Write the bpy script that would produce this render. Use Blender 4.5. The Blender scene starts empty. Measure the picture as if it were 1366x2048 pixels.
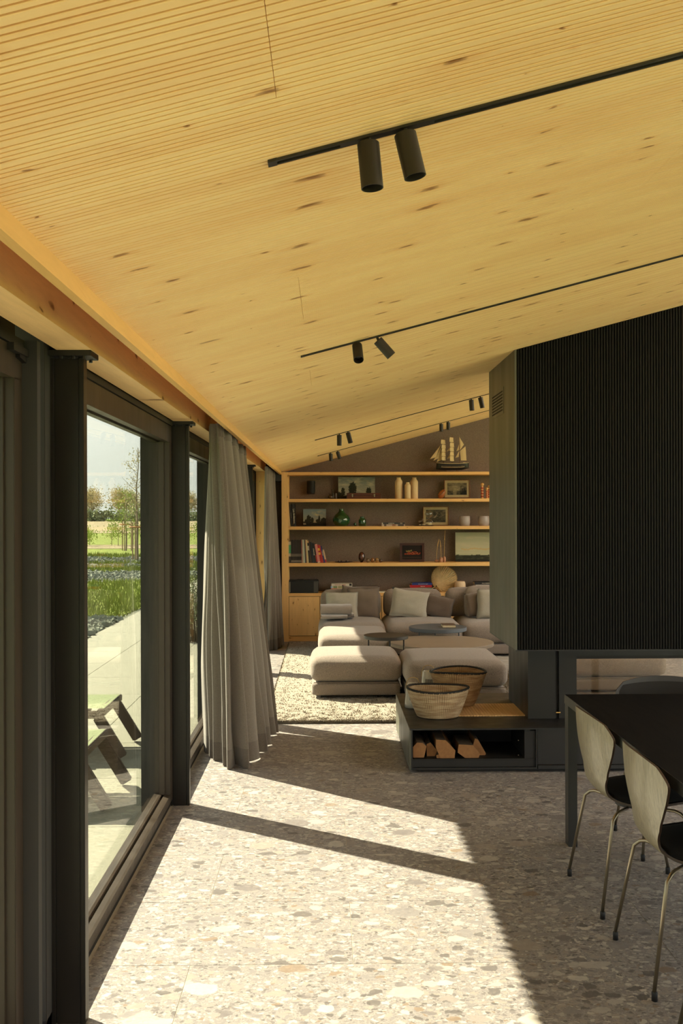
import bpy, bmesh, math, random
from mathutils import Vector, Matrix, noise
R = math.radians
random.seed(7)
scene = bpy.context.scene
COL = scene.collection

# ---------------------------------------------------------------- camera
FPX = 2000.0; YAW = math.atan(28 / 2000); ROLL = 0.003; CY = 1030; EYE = 1.655
cam_d = bpy.data.cameras.new('camera'); cam = bpy.data.objects.new('camera', cam_d); COL.objects.link(cam)
cam_d.sensor_fit = 'VERTICAL'; cam_d.sensor_height = 36.0; cam_d.sensor_width = 24.0
cam_d.lens = 36.0 * FPX / 2048; cam_d.shift_y = 6 / 2048
cam_d.clip_start = 0.05; cam_d.clip_end = 900
cam.matrix_world = Matrix.Translation((0, 0, EYE)) @ Matrix.Rotation(-YAW, 4, 'Z') @ Matrix.Rotation(R(90), 4, 'X') @ Matrix.Rotation(-ROLL, 4, 'Z')
scene.camera = cam

# ---------------------------------------------------------------- world, sun, exposure
SUN_EL = R(40.6)
w = bpy.data.worlds.new('sky'); scene.world = w; w.use_nodes = True
wn = w.node_tree; wn.nodes.clear()
tc = wn.nodes.new('ShaderNodeTexCoord'); sep = wn.nodes.new('ShaderNodeSeparateXYZ')
rmp = wn.nodes.new('ShaderNodeValToRGB'); bg = wn.nodes.new('ShaderNodeBackground'); wo = wn.nodes.new('ShaderNodeOutputWorld')
cn = wn.nodes.new('ShaderNodeTexNoise'); cn.inputs['Scale'].default_value = 2.2; cn.inputs['Detail'].default_value = 5
mp = wn.nodes.new('ShaderNodeMapping'); mp.inputs['Scale'].default_value = (1, 1, 4)
mxs = wn.nodes.new('ShaderNodeMix'); mxs.data_type = 'RGBA'
wn.links.new(tc.outputs['Generated'], sep.inputs[0]); wn.links.new(sep.outputs['Z'], rmp.inputs[0])
wn.links.new(tc.outputs['Generated'], mp.inputs[0]); wn.links.new(mp.outputs[0], cn.inputs['Vector'])
rmp.color_ramp.elements[0].position = 0.0; rmp.color_ramp.elements[0].color = (0.76, 0.77, 0.70, 1)
rmp.color_ramp.elements[1].position = 0.9; rmp.color_ramp.elements[1].color = (0.70, 0.74, 0.82, 1)
e = rmp.color_ramp.elements.new(0.3); e.color = (0.80, 0.81, 0.76, 1)
cr = wn.nodes.new('ShaderNodeValToRGB'); cr.color_ramp.elements[0].position = 0.42; cr.color_ramp.elements[1].position = 0.75
cr.color_ramp.elements[1].color = (0.6, 0.6, 0.6, 1)
wn.links.new(cn.outputs['Fac'], cr.inputs[0]); wn.links.new(cr.outputs[0], mxs.inputs['Factor'])
wn.links.new(rmp.outputs[0], mxs.inputs['A']); mxs.inputs['B'].default_value = (1, 0.99, 0.95, 1)
wn.links.new(mxs.outputs['Result'], bg.inputs['Color']); bg.inputs['Strength'].default_value = 1.15
wn.links.new(bg.outputs[0], wo.inputs[0])
sd = bpy.data.lights.new('sun', 'SUN'); sun = bpy.data.objects.new('sun', sd); COL.objects.link(sun)
sd.energy = 14.6; sd.angle = R(0.53); sd.color = (1.0, 0.875, 0.69)
dirv = Vector((0.823 * math.cos(SUN_EL), -0.568 * math.cos(SUN_EL), -math.sin(SUN_EL)))
sun.rotation_euler = dirv.to_track_quat('-Z', 'Y').to_euler(); sun.location = (-6, 8, 9)
scene.view_settings.view_transform = 'Standard'; scene.view_settings.look = 'None'
scene.view_settings.exposure = 1.56; scene.view_settings.gamma = 1.0; scene.view_settings.use_curve_mapping = False
scene.cycles.transparent_max_bounces = 16; scene.cycles.max_bounces = 14; scene.cycles.diffuse_bounces = 8; scene.cycles.sample_clamp_indirect = 6

# ---------------------------------------------------------------- helpers
def ray(px, py):
    a = px - 683; b = CY - py
    a2 = a * math.cos(ROLL) + b * math.sin(ROLL); b2 = -a * math.sin(ROLL) + b * math.cos(ROLL)
    u = a2 / FPX; v = b2 / FPX
    return (u * math.cos(YAW) + math.sin(YAW), math.cos(YAW) - u * math.sin(YAW), v)
def atY(px, py, y):
    d = ray(px, py); t = y / d[1]; return Vector((d[0] * t, y, EYE + d[2] * t))
def atZ(px, py, z):
    d = ray(px, py); t = (z - EYE) / d[2]; return Vector((d[0] * t, d[1] * t, z))
def CEIL(x): return 2.388 + 0.264 * x

def s2l(c):
    return tuple(((v / 255) / 12.92 if v / 255 <= 0.04045 else ((v / 255 + 0.055) / 1.055) ** 2.4) for v in c)

class MB:
    """collects shapes and links them as ONE mesh object"""
    def __init__(s): s.v = []; s.f = []; s.c = None
    def add(s, vs, fs, m=None):
        o = len(s.v)
        s.v += [(m @ Vector(p)) if m else Vector(p) for p in vs]
        s.f += [tuple(i + o for i in f) for f in fs]; return s
    def box(s, x0, x1, y0, y1, z0, z1, m=None):
        return s.add([(x0,y0,z0),(x1,y0,z0),(x1,y1,z0),(x0,y1,z0),(x0,y0,z1),(x1,y0,z1),(x1,y1,z1),(x0,y1,z1)],
              [(0,3,2,1),(4,5,6,7),(0,1,5,4),(1,2,6,5),(2,3,7,6),(3,0,4,7)], m)
    def bar(s, a, b, wd, th, up=(0,0,1)):
        a = Vector(a); b = Vector(b); d = (b - a).normalized(); u = Vector(up); sd_ = d.cross(u)
        if sd_.length < 1e-4: sd_ = d.cross(Vector((1,0,0)))
        sd_.normalize(); u = sd_.cross(d)
        vs = []
        for p in (a, b):
            for i, j in ((-1,-1),(1,-1),(1,1),(-1,1)): vs.append(p + sd_*i*wd/2 + u*j*th/2)
        return s.add(vs, [(0,1,2,3),(7,6,5,4),(0,4,5,1),(1,5,6,2),(2,6,7,3),(3,7,4,0)])
    def prism(s, poly, a0, a1, axis='y', m=None):
        n = len(poly)
        def P(p, a):
            return {'y': (p[0], a, p[1]), 'x': (a, p[0], p[1]), 'z': (p[0], p[1], a)}[axis]
        vs = [P(p, a0) for p in poly] + [P(p, a1) for p in poly]
        return s.add(vs, [tuple(range(n)), tuple(range(2*n-1, n-1, -1))] + [(i, i+n, (i+1)%n+n, (i+1)%n) for i in range(n)], m)
    def tube(s, pts, r, n=10, cap=True, closed=False):
        pts = [Vector(p) for p in pts]; k = len(pts); rr = r if isinstance(r, (list, tuple)) else [r]*k
        vs = []; prev = None
        for i, p in enumerate(pts):
            if closed: d = pts[(i+1)%k] - pts[i-1]
            else: d = pts[min(i+1, k-1)] - pts[max(i-1, 0)]
            d.normalize()
            if prev is None:
                a = Vector((0,0,1)) if abs(d.z) < 0.9 else Vector((1,0,0))
            else: a = prev
            u = (a - d*a.dot(d)).normalized(); prev = u; v_ = d.cross(u)
            for j in range(n):
                t = 2*math.pi*j/n; vs.append(p + (u*math.cos(t) + v_*math.sin(t))*rr[i])
        fs = []
        for i in range(k if closed else k-1):
            for j in range(n):
                a0 = i*n+j; a1 = i*n+(j+1)%n; b0 = ((i+1)%k)*n+j; b1 = ((i+1)%k)*n+(j+1)%n
                fs.append((a0, a1, b1, b0))
        if cap and not closed: fs += [tuple(range(n-1,-1,-1)), tuple(range((k-1)*n, k*n))]
        return s.add(vs, fs)
    def cyl(s, a, b, r0, r1=None, n=20): return s.tube([a, b], [r0, r0 if r1 is None else r1], n)
    def lathe(s, prof, c=(0,0,0), n=28, m=None, sx=1, sy=1):
        vs = []; fs = []
        for r, z in prof:
            for j in range(n):
                t = 2*math.pi*j/n; vs.append((c[0]+r*math.cos(t)*sx, c[1]+r*math.sin(t)*sy, c[2]+z))
        for i in range(len(prof)-1):
            for j in range(n): fs.append((i*n+j, i*n+(j+1)%n, (i+1)*n+(j+1)%n, (i+1)*n+j))
        fs.append(tuple(range(n-1,-1,-1))); fs.append(tuple(range((len(prof)-1)*n, len(prof)*n)))
        return s.add(vs, fs, m)
    def grid(s, fn, nu, nv, closeu=False):
        vs = [fn(i/(nu if closeu else nu-1), j/(nv-1)) for j in range(nv) for i in range(nu)]
        fs = []
        for j in range(nv-1):
            for i in range(nu if closeu else nu-1):
                a = j*nu+i; b = j*nu+(i+1)%nu; fs.append((a, b, b+nu, a+nu))
        return s.add(vs, fs)
    def ico(s, c, r, sub=2, scale=(1,1,1), jit=0, seed=0, m=None):
        bm = bmesh.new(); bmesh.ops.create_icosphere(bm, subdivisions=sub, radius=1)
        vs = []
        for v_ in bm.verts:
            k = 1 + jit*noise.noise(v_.co*1.7 + Vector((seed*3.1,0,0)))
            vs.append((c[0]+v_.co.x*r*scale[0]*k, c[1]+v_.co.y*r*scale[1]*k, c[2]+v_.co.z*r*scale[2]*k))
        fs = [tuple(x.index for x in f.verts) for f in bm.faces]; bm.free()
        return s.add(vs, fs, m)
    def build(s, name, mat, parent=None, smooth=False, bevel=0, sub=0, origin=None, seg=2):
        me = bpy.data.meshes.new(name); o_ = Vector(origin) if origin is not None else Vector((0,0,0))
        me.from_pydata([p - o_ for p in s.v], [], s.f); me.update()
        bm = bmesh.new(); bm.from_mesh(me); bmesh.ops.recalc_face_normals(bm, faces=bm.faces)
        if bevel: bmesh.ops.bevel(bm, geom=[e for e in bm.edges if e.is_manifold and e.calc_face_angle(0) > 0.5], offset=bevel, segments=seg, affect='EDGES', clamp_overlap=True)
        bm.to_mesh(me); bm.free()
        if mat: me.materials.append(mat)
        if smooth:
            me.polygons.foreach_set('use_smooth', [True]*len(me.polygons))
            if smooth != 'all':
                try: me.set_sharp_from_angle(angle=R(40))
                except Exception: pass
        ob = bpy.data.objects.new(name, me); COL.objects.link(ob); ob.location = o_
        if sub:
            md = ob.modifiers.new('sub', 'SUBSURF'); md.levels = sub; md.render_levels = sub
        if parent: par(ob, parent)
        return ob

def wmat(o):
    m = o.matrix_basis.copy()
    while o.parent: o = o.parent; m = o.matrix_basis @ m
    return m
def par(ob, parent):
    """ob was built in world coordinates; keep it there"""
    ob.parent = parent; ob.matrix_basis = wmat(parent).inverted() @ ob.matrix_basis
def tag(o, label=None, cat=None, group=None, kind=None):
    if label: o['label'] = label
    if cat: o['category'] = cat
    if group: o['group'] = group
    if kind: o['kind'] = kind
    return o
def empty(name, loc, label=None, cat=None, group=None, kind=None, rz=0):
    o = bpy.data.objects.new(name, None); COL.objects.link(o); o.location = loc; o.rotation_euler = (0,0,rz)
    o.empty_display_size = 0.05
    return tag(o, label, cat, group, kind)
def local(o, parent):
    """ob was built in its parent's own coordinates"""
    o.parent = parent; return o
def inst(ob, name, loc, parent, rot=None, scale=None):
    c = bpy.data.objects.new(name, ob.data); COL.objects.link(c); c.location = loc
    if rot: c.rotation_euler = rot
    if scale: c.scale = scale
    if parent: par(c, parent)
    return c
def copy_tree(o, parent=None):
    c = o.copy(); COL.objects.link(c)
    if parent: c.parent = parent
    for ch in list(o.children): copy_tree(ch, c)
    return c
def softbox(sx, sy, sz, r, n=9, puff=0.0, sag=0.0):
    """rounded upholstered block, centred in x and y, bottom at 0"""
    hx, hy, hz = sx/2, sy/2, sz/2; vs = []; fs = []; idx = {}
    def vert(p):
        k = tuple(round(q, 5) for q in p)
        if k in idx: return idx[k]
        q = Vector((p[0]*hx, p[1]*hy, p[2]*hz))
        c = Vector((max(-hx+r, min(hx-r, q.x)), max(-hy+r, min(hy-r, q.y)), max(-hz+r, min(hz-r, q.z))))
        d = q - c
        if d.length > 1e-6: q = c + d.normalized()*r
        pf = (1-p[0]**2)*(1-p[1]**2)
        if p[2] > 0: q.z += puff*pf**0.6*p[2]
        q.x += puff*0.5*(1-p[1]**2)*(1-p[2]**2)*p[0]; q.y += puff*0.5*(1-p[0]**2)*(1-p[2]**2)*p[1]
        idx[k] = len(vs); vs.append((q.x, q.y, q.z + hz)); return idx[k]
    t = [math.sin(math.pi/2*(2*i/n-1))*0.35 + (2*i/n-1)*0.65 for i in range(n+1)]
    for ax in range(3):
        for sg in (-1, 1):
            for i in range(n):
                for j in range(n):
                    q = []
                    for a, b in ((i,j),(i+1,j),(i+1,j+1),(i,j+1)):
                        p = [0,0,0]; p[ax] = sg; p[(ax+1)%3] = t[a]; p[(ax+2)%3] = t[b]; q.append(vert(p))
                    fs.append(tuple(q))
    return vs, fs
def pillow(wd, ht, th, seed=0, n=14):
    """square scatter cushion standing in the xz plane, centred, pinched corners"""
    vs = []; fs = []; N = n+1
    for side in (1, -1):
        for j in range(N):
            for i in range(N):
                u = 2*i/n-1; v = 2*j/n-1
                e_ = (1-u**4)*(1-v**4); t = th/2*max(0, e_)**0.55
                k = 1 - 0.07*(1-abs(u)**2)*(abs(v)**3) ; k2 = 1 - 0.07*(1-abs(v)**2)*(abs(u)**3)
                x = u*wd/2*k2; z = v*ht/2*k
                t *= 1 + 0.22*noise.noise(Vector((u*1.8+seed*5, v*1.8, seed*2.3)))
                t += 0.006*noise.noise(Vector((u*6+seed, v*6, side)))*e_
                x += 0.012*noise.noise(Vector((u*2, v*2, seed+9))); z += 0.012*noise.noise(Vector((u*2, v*2, seed+19)))
                vs.append((x, -side*t, z))
    for s_ in range(2):
        o = s_*N*N
        for j in range(n):
            for i in range(n):
                a = o+j*N+i; fs.append((a, a+1, a+1+N, a+N) if s_ == 0 else (a, a+N, a+1+N, a+1))
    for i in range(n):
        for a, b in (((i), (i+1)), ((n*N+i), (n*N+i+1)), ((i*N), ((i+1)*N)), ((i*N+n), ((i+1)*N+n))):
            fs.append((a, b, b+N*N, a+N*N))
    return vs, fs

# ---------------------------------------------------------------- materials
MATS = {}
class NT:
    def __init__(s, name):
        s.m = bpy.data.materials.new(name); s.m.use_nodes = True; s.t = s.m.node_tree; s.N = s.t.nodes
        s.b = s.N['Principled BSDF']; s.out = s.N['Material Output']
    def n(s, ty, **kw):
        x = s.N.new(ty)
        for k, v in kw.items(): setattr(x, k, v)
        return x
    def l(s, a, b): s.t.links.new(a, b)
    def val(s, sock, v):
        if hasattr(v, 'links') or isinstance(v, bpy.types.NodeSocket): s.l(v, sock)
        else: sock.default_value = v
    def math(s, op, a, b=0.0, c=None, clamp=False):
        x = s.n('ShaderNodeMath', operation=op); x.use_clamp = clamp; s.val(x.inputs[0], a); s.val(x.inputs[1], b)
        if c is not None: s.val(x.inputs[2], c)
        return x.outputs[0]
    def mix(s, f, a, b, mode='MIX'):
        x = s.n('ShaderNodeMix', data_type='RGBA', blend_type=mode); s.val(x.inputs['Factor'], f)
        s.val(x.inputs['A'], a if not isinstance(a, tuple) else (*a[:3], 1)); s.val(x.inputs['B'], b if not isinstance(b, tuple) else (*b[:3], 1))
        return x.outputs['Result']
    def ramp(s, f, stops, interp='LINEAR'):
        x = s.n('ShaderNodeValToRGB'); r = x.color_ramp; r.interpolation = interp
        while len(r.elements) < len(stops): r.elements.new(0.5)
        for e_, (p, c) in zip(r.elements, stops):
            e_.position = p; e_.color = (*c[:3], 1) if isinstance(c, tuple) else (c, c, c, 1)
        s.l(f, x.inputs[0]); return x.outputs[0]
    def noise(s, vec, scale, detail=4, rough=0.5, dist=0):
        x = s.n('ShaderNodeTexNoise'); x.inputs['Scale'].default_value = scale; x.inputs['Detail'].default_value = detail
        x.inputs['Roughness'].default_value = rough; x.inputs['Distortion'].default_value = dist
        if vec is not None: s.l(vec, x.inputs['Vector'])
        return x
    def vor(s, vec, scale, feat='F1', dims='3D', rand=1):
        x = s.n('ShaderNodeTexVoronoi', feature=feat, voronoi_dimensions=dims); x.inputs['Scale'].default_value = scale
        x.inputs['Randomness'].default_value = rand; s.l(vec, x.inputs['Vector']); return x
    def pos(s): return s.n('ShaderNodeNewGeometry').outputs['Position']
    def obj(s): return s.n('ShaderNodeTexCoord').outputs['Object']
    def mapv(s, vec, scale=(1,1,1), loc=(0,0,0), rot=(0,0,0)):
        x = s.n('ShaderNodeMapping'); x.inputs['Scale'].default_value = scale; x.inputs['Location'].default_value = loc
        x.inputs['Rotation'].default_value = rot; s.l(vec, x.inputs[0]); return x.outputs[0]
    def addrand(s, vec, k=37.0):
        oi = s.n('ShaderNodeObjectInfo'); a = s.n('ShaderNodeVectorMath', operation='MULTIPLY_ADD')
        cb = s.n('ShaderNodeCombineXYZ'); s.l(oi.outputs['Random'], cb.inputs[0]); s.l(oi.outputs['Random'], cb.inputs[1])
        s.l(cb.outputs[0], a.inputs[0]); a.inputs[1].default_value = (k, -k*0.7, 0); s.l(vec, a.inputs[2]); return a.outputs[0]
    def bump(s, h, strength=0.3, dist=0.01):
        x = s.n('ShaderNodeBump'); x.inputs['Strength'].default_value = strength; x.inputs['Distance'].default_value = dist
        s.l(h, x.inputs['Height']); s.l(x.outputs[0], s.b.inputs['Normal'])
    def setp(s, color=None, rough=None, metal=None, spec=None, sheen=None, coat=None):
        if color is not None: s.val(s.b.inputs['Base Color'], color if not isinstance(color, tuple) else (*color[:3], 1))
        if rough is not None: s.val(s.b.inputs['Roughness'], rough)
        if metal is not None: s.b.inputs['Metallic'].default_value = metal
        if spec is not None: s.b.inputs['Specular IOR Level'].default_value = spec
        if sheen is not None: s.b.inputs['Sheen Weight'].default_value = sheen; s.b.inputs['Sheen Roughness'].default_value = 0.6
        if coat is not None: s.b.inputs['Coat Weight'].default_value = coat
        return s.m
def plain(name, rgb, rough=0.6, metal=0, spec=None, var=0.06, scale=30, bump=0.05, coat=None, lin=False):
    if name in MATS: return MATS[name]
    t = NT(name); c = rgb if lin else s2l(rgb)
    nz = t.noise(t.obj(), scale, 3).outputs['Fac']
    col = t.mix(nz, tuple(max(0, v*(1-var*2)) for v in c), tuple(v*(1+var*2) for v in c))
    t.setp(col, rough, metal, spec, coat=coat)
    if bump: t.bump(nz, bump, 0.002)
    MATS[name] = t.m; return t.m
def fabric(name, rgb, rgb2=None, scale=260, bump=0.5, sheen=0.25, mel=0.5, lowvar=0.1):
    t = NT(name); c = s2l(rgb); c2 = s2l(rgb2) if rgb2 else tuple(v*0.6 for v in c)
    o = t.obj()
    f = t.noise(o, scale, 3, 0.7).outputs['Fac']
    col = t.mix(t.ramp(f, [(0.5-mel*0.25, 0.0), (0.5+mel*0.25, 1.0)]), c2, c)
    lo = t.noise(o, 5, 3).outputs['Fac']
    col = t.mix(t.math('MULTIPLY', lo, lowvar*2), col, tuple(v*0.7 for v in c))
    t.setp(col, 0.95, spec=0.15, sheen=sheen); t.bump(f, bump, 0.004); return t.m
def wood(name, base, dark, axis='x', knots=True, k_scale=3.2, ring=1.0, rough=0.55, use_pos=True, rand=False, knotcol=(70,38,16), light=None, kth=0.055, plane='xy'):
    """softwood with long grain along one axis and sparse oval knots"""
    t = NT(name); p = t.pos() if use_pos else t.obj()
    if rand: p = t.addrand(p)
    st = {'x': (0.10, 1, 1), 'y': (1, 0.10, 1), 'z': (1, 1, 0.10)}[axis]
    v = t.mapv(p, scale=st)
    warp = t.noise(v, 3.0, 3).outputs['Color']
    vm = t.n('ShaderNodeVectorMath', operation='MULTIPLY_ADD'); t.l(warp, vm.inputs[0]); vm.inputs[1].default_value = (0.25, 0.25, 0.25); t.l(v, vm.inputs[2])
    g = t.noise(vm.outputs[0], 45*ring, 4, 0.6).outputs['Fac']
    g2 = t.noise(v, 7, 4).outputs['Fac']
    b = s2l(base); d = s2l(dark); li = s2l(light) if light else tuple(min(1, q*1.15) for q in b)
    col = t.mix(t.ramp(g, [(0.35, 0.0), (0.7, 1.0)]), b, li)
    col = t.mix(t.ramp(g, [(0.60, 0.0), (0.78, 0.45)]), col, d)
    col = t.mix(t.ramp(g2, [(0.35, 0.5), (0.65, 0.0)]), col, tuple((x*0.6+y*0.4) for x, y in zip(b, d)))
    if knots:
        ks = {'x': (0.40, 1, 1), 'y': (1, 0.40, 1), 'z': (1, 1, 0.40)}[axis]
        kv = t.mapv(p, scale=ks); kw = t.noise(p, 14, 3).outputs['Color']
        km = t.n('ShaderNodeVectorMath', operation='MULTIPLY_ADD'); t.l(kw, km.inputs[0]); km.inputs[1].default_value = (0.03,)*3; t.l(kv, km.inputs[2])
        kp = t.n('ShaderNodeSeparateXYZ'); t.l(km.outputs[0], kp.inputs[0]); kc = t.n('ShaderNodeCombineXYZ')
        i0, i1 = {'xy': (0, 1), 'xz': (0, 2), 'yz': (1, 2)}[plane]; t.l(kp.outputs[i0], kc.inputs[0]); t.l(kp.outputs[i1], kc.inputs[1])
        vo = t.vor(kc.outputs[0], k_scale, dims='2D'); dsts = vo.outputs['Distance']
        rs = t.n('ShaderNodeSeparateColor'); t.l(vo.outputs['Color'], rs.inputs[0])
        rad = t.math('MULTIPLY', t.math('POWER', rs.outputs[0], 2.0), kth)
        kk = t.math('SUBTRACT', 1.0, t.math('DIVIDE', dsts, rad), clamp=True)
        kmask = t.ramp(kk, [(0.0, 0.0), (0.25, 0.55), (0.7, 1.0)])
        halo = t.math('SUBTRACT', 1.0, t.math('DIVIDE', dsts, t.math('MULTIPLY', rad, 2.6)), clamp=True)
        col = t.mix(t.math('MULTIPLY', halo, 0.45), col, d)
        col = t.mix(t.math('MULTIPLY', kmask, 0.8), col, s2l(knotcol))
    t.setp(col, rough, spec=0.35); t.bump(g, 0.12, 0.002); return t.m

def steel(name, rgb, rough=0.45, spec=0.5, metal=0.0, mott=0.25, coat=0):
    t = NT(name); c = s2l(rgb); p = t.pos()
    a = t.noise(t.mapv(p, scale=(6,6,0.8)), 1.5, 4).outputs['Fac']
    f = t.noise(p, 240, 2).outputs['Fac']
    col = t.mix(a, tuple(v*(1-mott) for v in c), tuple(v*(1+mott) for v in c))
    t.setp(col, t.ramp(a, [(0.3, rough-0.06), (0.7, rough+0.08)]), metal, spec, coat=coat); t.bump(f, 0.05, 0.001); return t.m

def floor_mat():
    t = NT('terrazzo_stone'); p = t.addrand(t.pos(), 61.0)
    wz = t.noise(p, 11, 5, 0.6).outputs['Color']
    vm = t.n('ShaderNodeVectorMath', operation='MULTIPLY_ADD'); t.l(wz, vm.inputs[0]); vm.inputs[1].default_value = (0.075,)*3; t.l(p, vm.inputs[2])
    pv = vm.outputs[0]
    w2 = t.noise(p, 45, 2).outputs['Color']
    vm2 = t.n('ShaderNodeVectorMath', operation='MULTIPLY_ADD'); t.l(w2, vm2.inputs[0]); vm2.inputs[1].default_value = (0.012,)*3; t.l(pv, vm2.inputs[2])
    pv = vm2.outputs[0]
    n1 = t.noise(p, 130, 4, 0.75).outputs['Fac']; n2 = t.noise(p, 22, 4, 0.65).outputs['Fac']
    col = t.mix(t.ramp(n1, [(0.30, 0.0), (0.72, 1.0)]), s2l((92,88,89)), s2l((172,167,164)))
    col = t.mix(t.ramp(n2, [(0.35, 0.0), (0.7, 0.6)]), col, s2l((118,113,113)))
    pal = [(0.0, s2l((170,164,158))), (0.20, s2l((150,140,132))), (0.36, s2l((124,120,121))), (0.52, s2l((186,180,171))), (0.64, s2l((104,99,100))), (0.76, s2l((142,134,130))), (0.85, s2l((82,78,78))), (0.965, s2l((124,106,88)))]
    for sc, th, rmin, rvar, op, stretch in ((75, 0.20, 0.28, 0.24, 0.85, 0.75), (38, 0.42, 0.18, 0.28, 0.85, 0.7), (17, 0.55, 0.15, 0.29, 0.85, 0.7), (8, 0.72, 0.12, 0.26, 0.8, 0.7), (4.0, 0.84, 0.10, 0.18, 0.7, 0.75)):
        v = t.mapv(pv, scale=(stretch, 1, 1), rot=(0, 0, sc*0.13 % 0.5 - 0.2), loc=(sc, sc*1.7, 0))
        vo = t.vor(v, sc, dims='2D'); sc_ = t.n('ShaderNodeSeparateColor'); t.l(vo.outputs['Color'], sc_.inputs[0])
        rad = t.math('MULTIPLY_ADD', sc_.outputs[1], rvar, rmin)
        mk = t.math('MULTIPLY', t.math('SUBTRACT', rad, vo.outputs['Distance']), 25.0, clamp=True)
        on = t.math('GREATER_THAN', sc_.outputs[0], th)
        cc = t.ramp(sc_.outputs[2], pal, 'CONSTANT')
        cc = t.mix(t.math('MULTIPLY', n2, 0.35), cc, s2l((126,121,120)))
        col = t.mix(t.math('MULTIPLY', t.math('MULTIPLY', mk, on), op), col, cc)
    t.setp(col, t.ramp(n2, [(0.3, 0.42), (0.7, 0.58)]), spec=0.4); t.bump(n1, 0.06, 0.001); return t.m

def glass_mat(name, tint=(0.64, 0.657, 0.625), rough=0.0, refl=1.0):
    m = bpy.data.materials.new(name); m.use_nodes = True; N = m.node_tree.nodes; L = m.node_tree.links; N.clear()
    tr = N.new('ShaderNodeBsdfTransparent'); tr.inputs[0].default_value = (*tint, 1)
    gl = N.new('ShaderNodeBsdfGlossy'); gl.inputs['Roughness'].default_value = rough; gl.inputs['Color'].default_value = (1,1,1,1)
    ge = N.new('ShaderNodeNewGeometry'); dt = N.new('ShaderNodeVectorMath'); dt.operation = 'DOT_PRODUCT'
    L.new(ge.outputs['Normal'], dt.inputs[0]); L.new(ge.outputs['Incoming'], dt.inputs[1])
    def mt(op, a, b, clamp=False):
        x = N.new('ShaderNodeMath'); x.operation = op; x.use_clamp = clamp
        for q, v in ((0, a), (1, b)):
            if isinstance(v, (int, float)): x.inputs[q].default_value = v
            elif v is not None: L.new(v, x.inputs[q])
        return x.outputs[0]
    f5 = mt('POWER', mt('SUBTRACT', 1.0, mt('ABSOLUTE', dt.outputs['Value'], None), True), 5.0)
    fr = mt('MULTIPLY_ADD', f5, 0.96); fr.node.inputs[2].default_value = 0.04
    mu = mt('MULTIPLY', fr, refl, True).node
    mx = N.new('ShaderNodeMixShader'); out = N.new('ShaderNodeOutputMaterial')
    L.new(mu.outputs[0], mx.inputs[0]); L.new(tr.outputs[0], mx.inputs[1]); L.new(gl.outputs[0], mx.inputs[2]); L.new(mx.outputs[0], out.inputs[0])
    return m

M = {}
M['floor'] = floor_mat()
M['grout'] = plain('floor_grout', (164,156,144), 0.9)
M['ceil'] = wood('ceiling_spruce', (252,218,156), (222,152,80), 'x', k_scale=7.5, rough=0.5, knotcol=(128,78,36), light=(254,226,168), kth=0.12)
M['ceilback'] = plain('groove_shade_back', (196,98,34), 0.8)  # same pine as the laths, groove shade put into a darker orange
M['beam'] = wood('beam_larch', (236,200,142), (196,144,84), 'y', k_scale=8, kth=.1, plane='yz', ring=0.8, knotcol=(96,48,20))
M['trimw'] = wood('trim_spruce', (222,180,112), (182,130,70), 'y', knots=False)
M['shelfx'] = wood('shelf_spruce', (232,184,114), (188,124,64), 'x', k_scale=11, plane='xz', light=(240,196,128), knotcol=(110,54,22), kth=0.08)
M['shelfz'] = wood('cabinet_spruce', (238,198,134), (204,146,84), 'z', k_scale=14, plane='xz', knotcol=(112,60,26), kth=0.12)
M['post'] = wood('post_spruce', (238,196,130), (200,142,80), 'z', k_scale=14, plane='xz', knotcol=(96,50,22), kth=0.13)
M['slat'] = wood('slat_oak', (224,184,130), (184,134,80), 'y', knots=False, rand=True)
M['bluesteel'] = steel('blued_steel', (29,28,27), 0.42, 0.55)
M['column'] = steel('column_paint', (30,27,24), 0.38, 0.4)
M['frame'] = steel('frame_bronze', (52,43,34), 0.42, 0.5)
M['framegrey'] = steel('jamb_charcoal', (58,57,56), 0.65, 0.3)
M['black'] = plain('matt_black', (26,24,22), 0.55)
M['blackdeep'] = plain('deep_black', (14,13,12), 0.7)
M['flute'] = plain('fluted_black', (15,14,12), 0.6, spec=0.2, var=0.1, scale=8)
M['hoodside'] = steel('daylit_sheet', (84,84,72), 0.42, 0.55)  # dark steel lightened on left-facing sheets, daylight sheen put into the colour
M['felt'] = fabric('wall_felt', (138,123,109), (104,92,81), 120, 0.4, 0.1, 0.6, 0.15)
M['sofa'] = fabric('sofa_wool', (160,146,134), (104,92,83), 200, 0.9, 0.3, 0.7)
M['pgrey'] = fabric('linen_light', (176,170,156), (146,138,124), 320, 0.4, 0.3, 0.8)
M['ptaupe'] = fabric('linen_taupe', (124,108,94), (96,82,70), 320, 0.4, 0.3, 0.8)
M['pbrown'] = fabric('linen_brown', (102,86,74), (78,64,54), 320, 0.4, 0.3, 0.8)
M['blanket'] = fabric('blanket_wool', (150,138,128), (116,104,96), 300, 0.3, 0.6)
M['rug'] = fabric('rug_wool', (150,139,120), (122,111,94), 60, 0.4, 0.3, 0.9, 0.2)
M['curtain'] = fabric('curtain_linen', (152,142,126), (116,106,92), 420, 0.5, 0.2, 0.9)
M['glass'] = glass_mat('window_glass', refl=0.55); M['glassclear'] = glass_mat('clear_window_glass', (0.98, 0.985, 0.98))
M['fireglass'] = glass_mat('fire_glass', (0.93, 0.90, 0.84))
M['clear'] = glass_mat('clear_glass', (0.93, 0.93, 0.9), refl=1.8)
M['chrome'] = plain('brushed_steel', (150,140,122), 0.3, metal=0.9, var=0.03)
M['rubber'] = plain('rubber', (20,20,22), 0.6)
M['brass'] = plain('brass', (190,160,100), 0.35, metal=0.9)
M['white'] = plain('white_ceramic', (208,204,192), 0.25)
M['plaster'] = plain('plaster', (206,200,188), 0.85)
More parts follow.
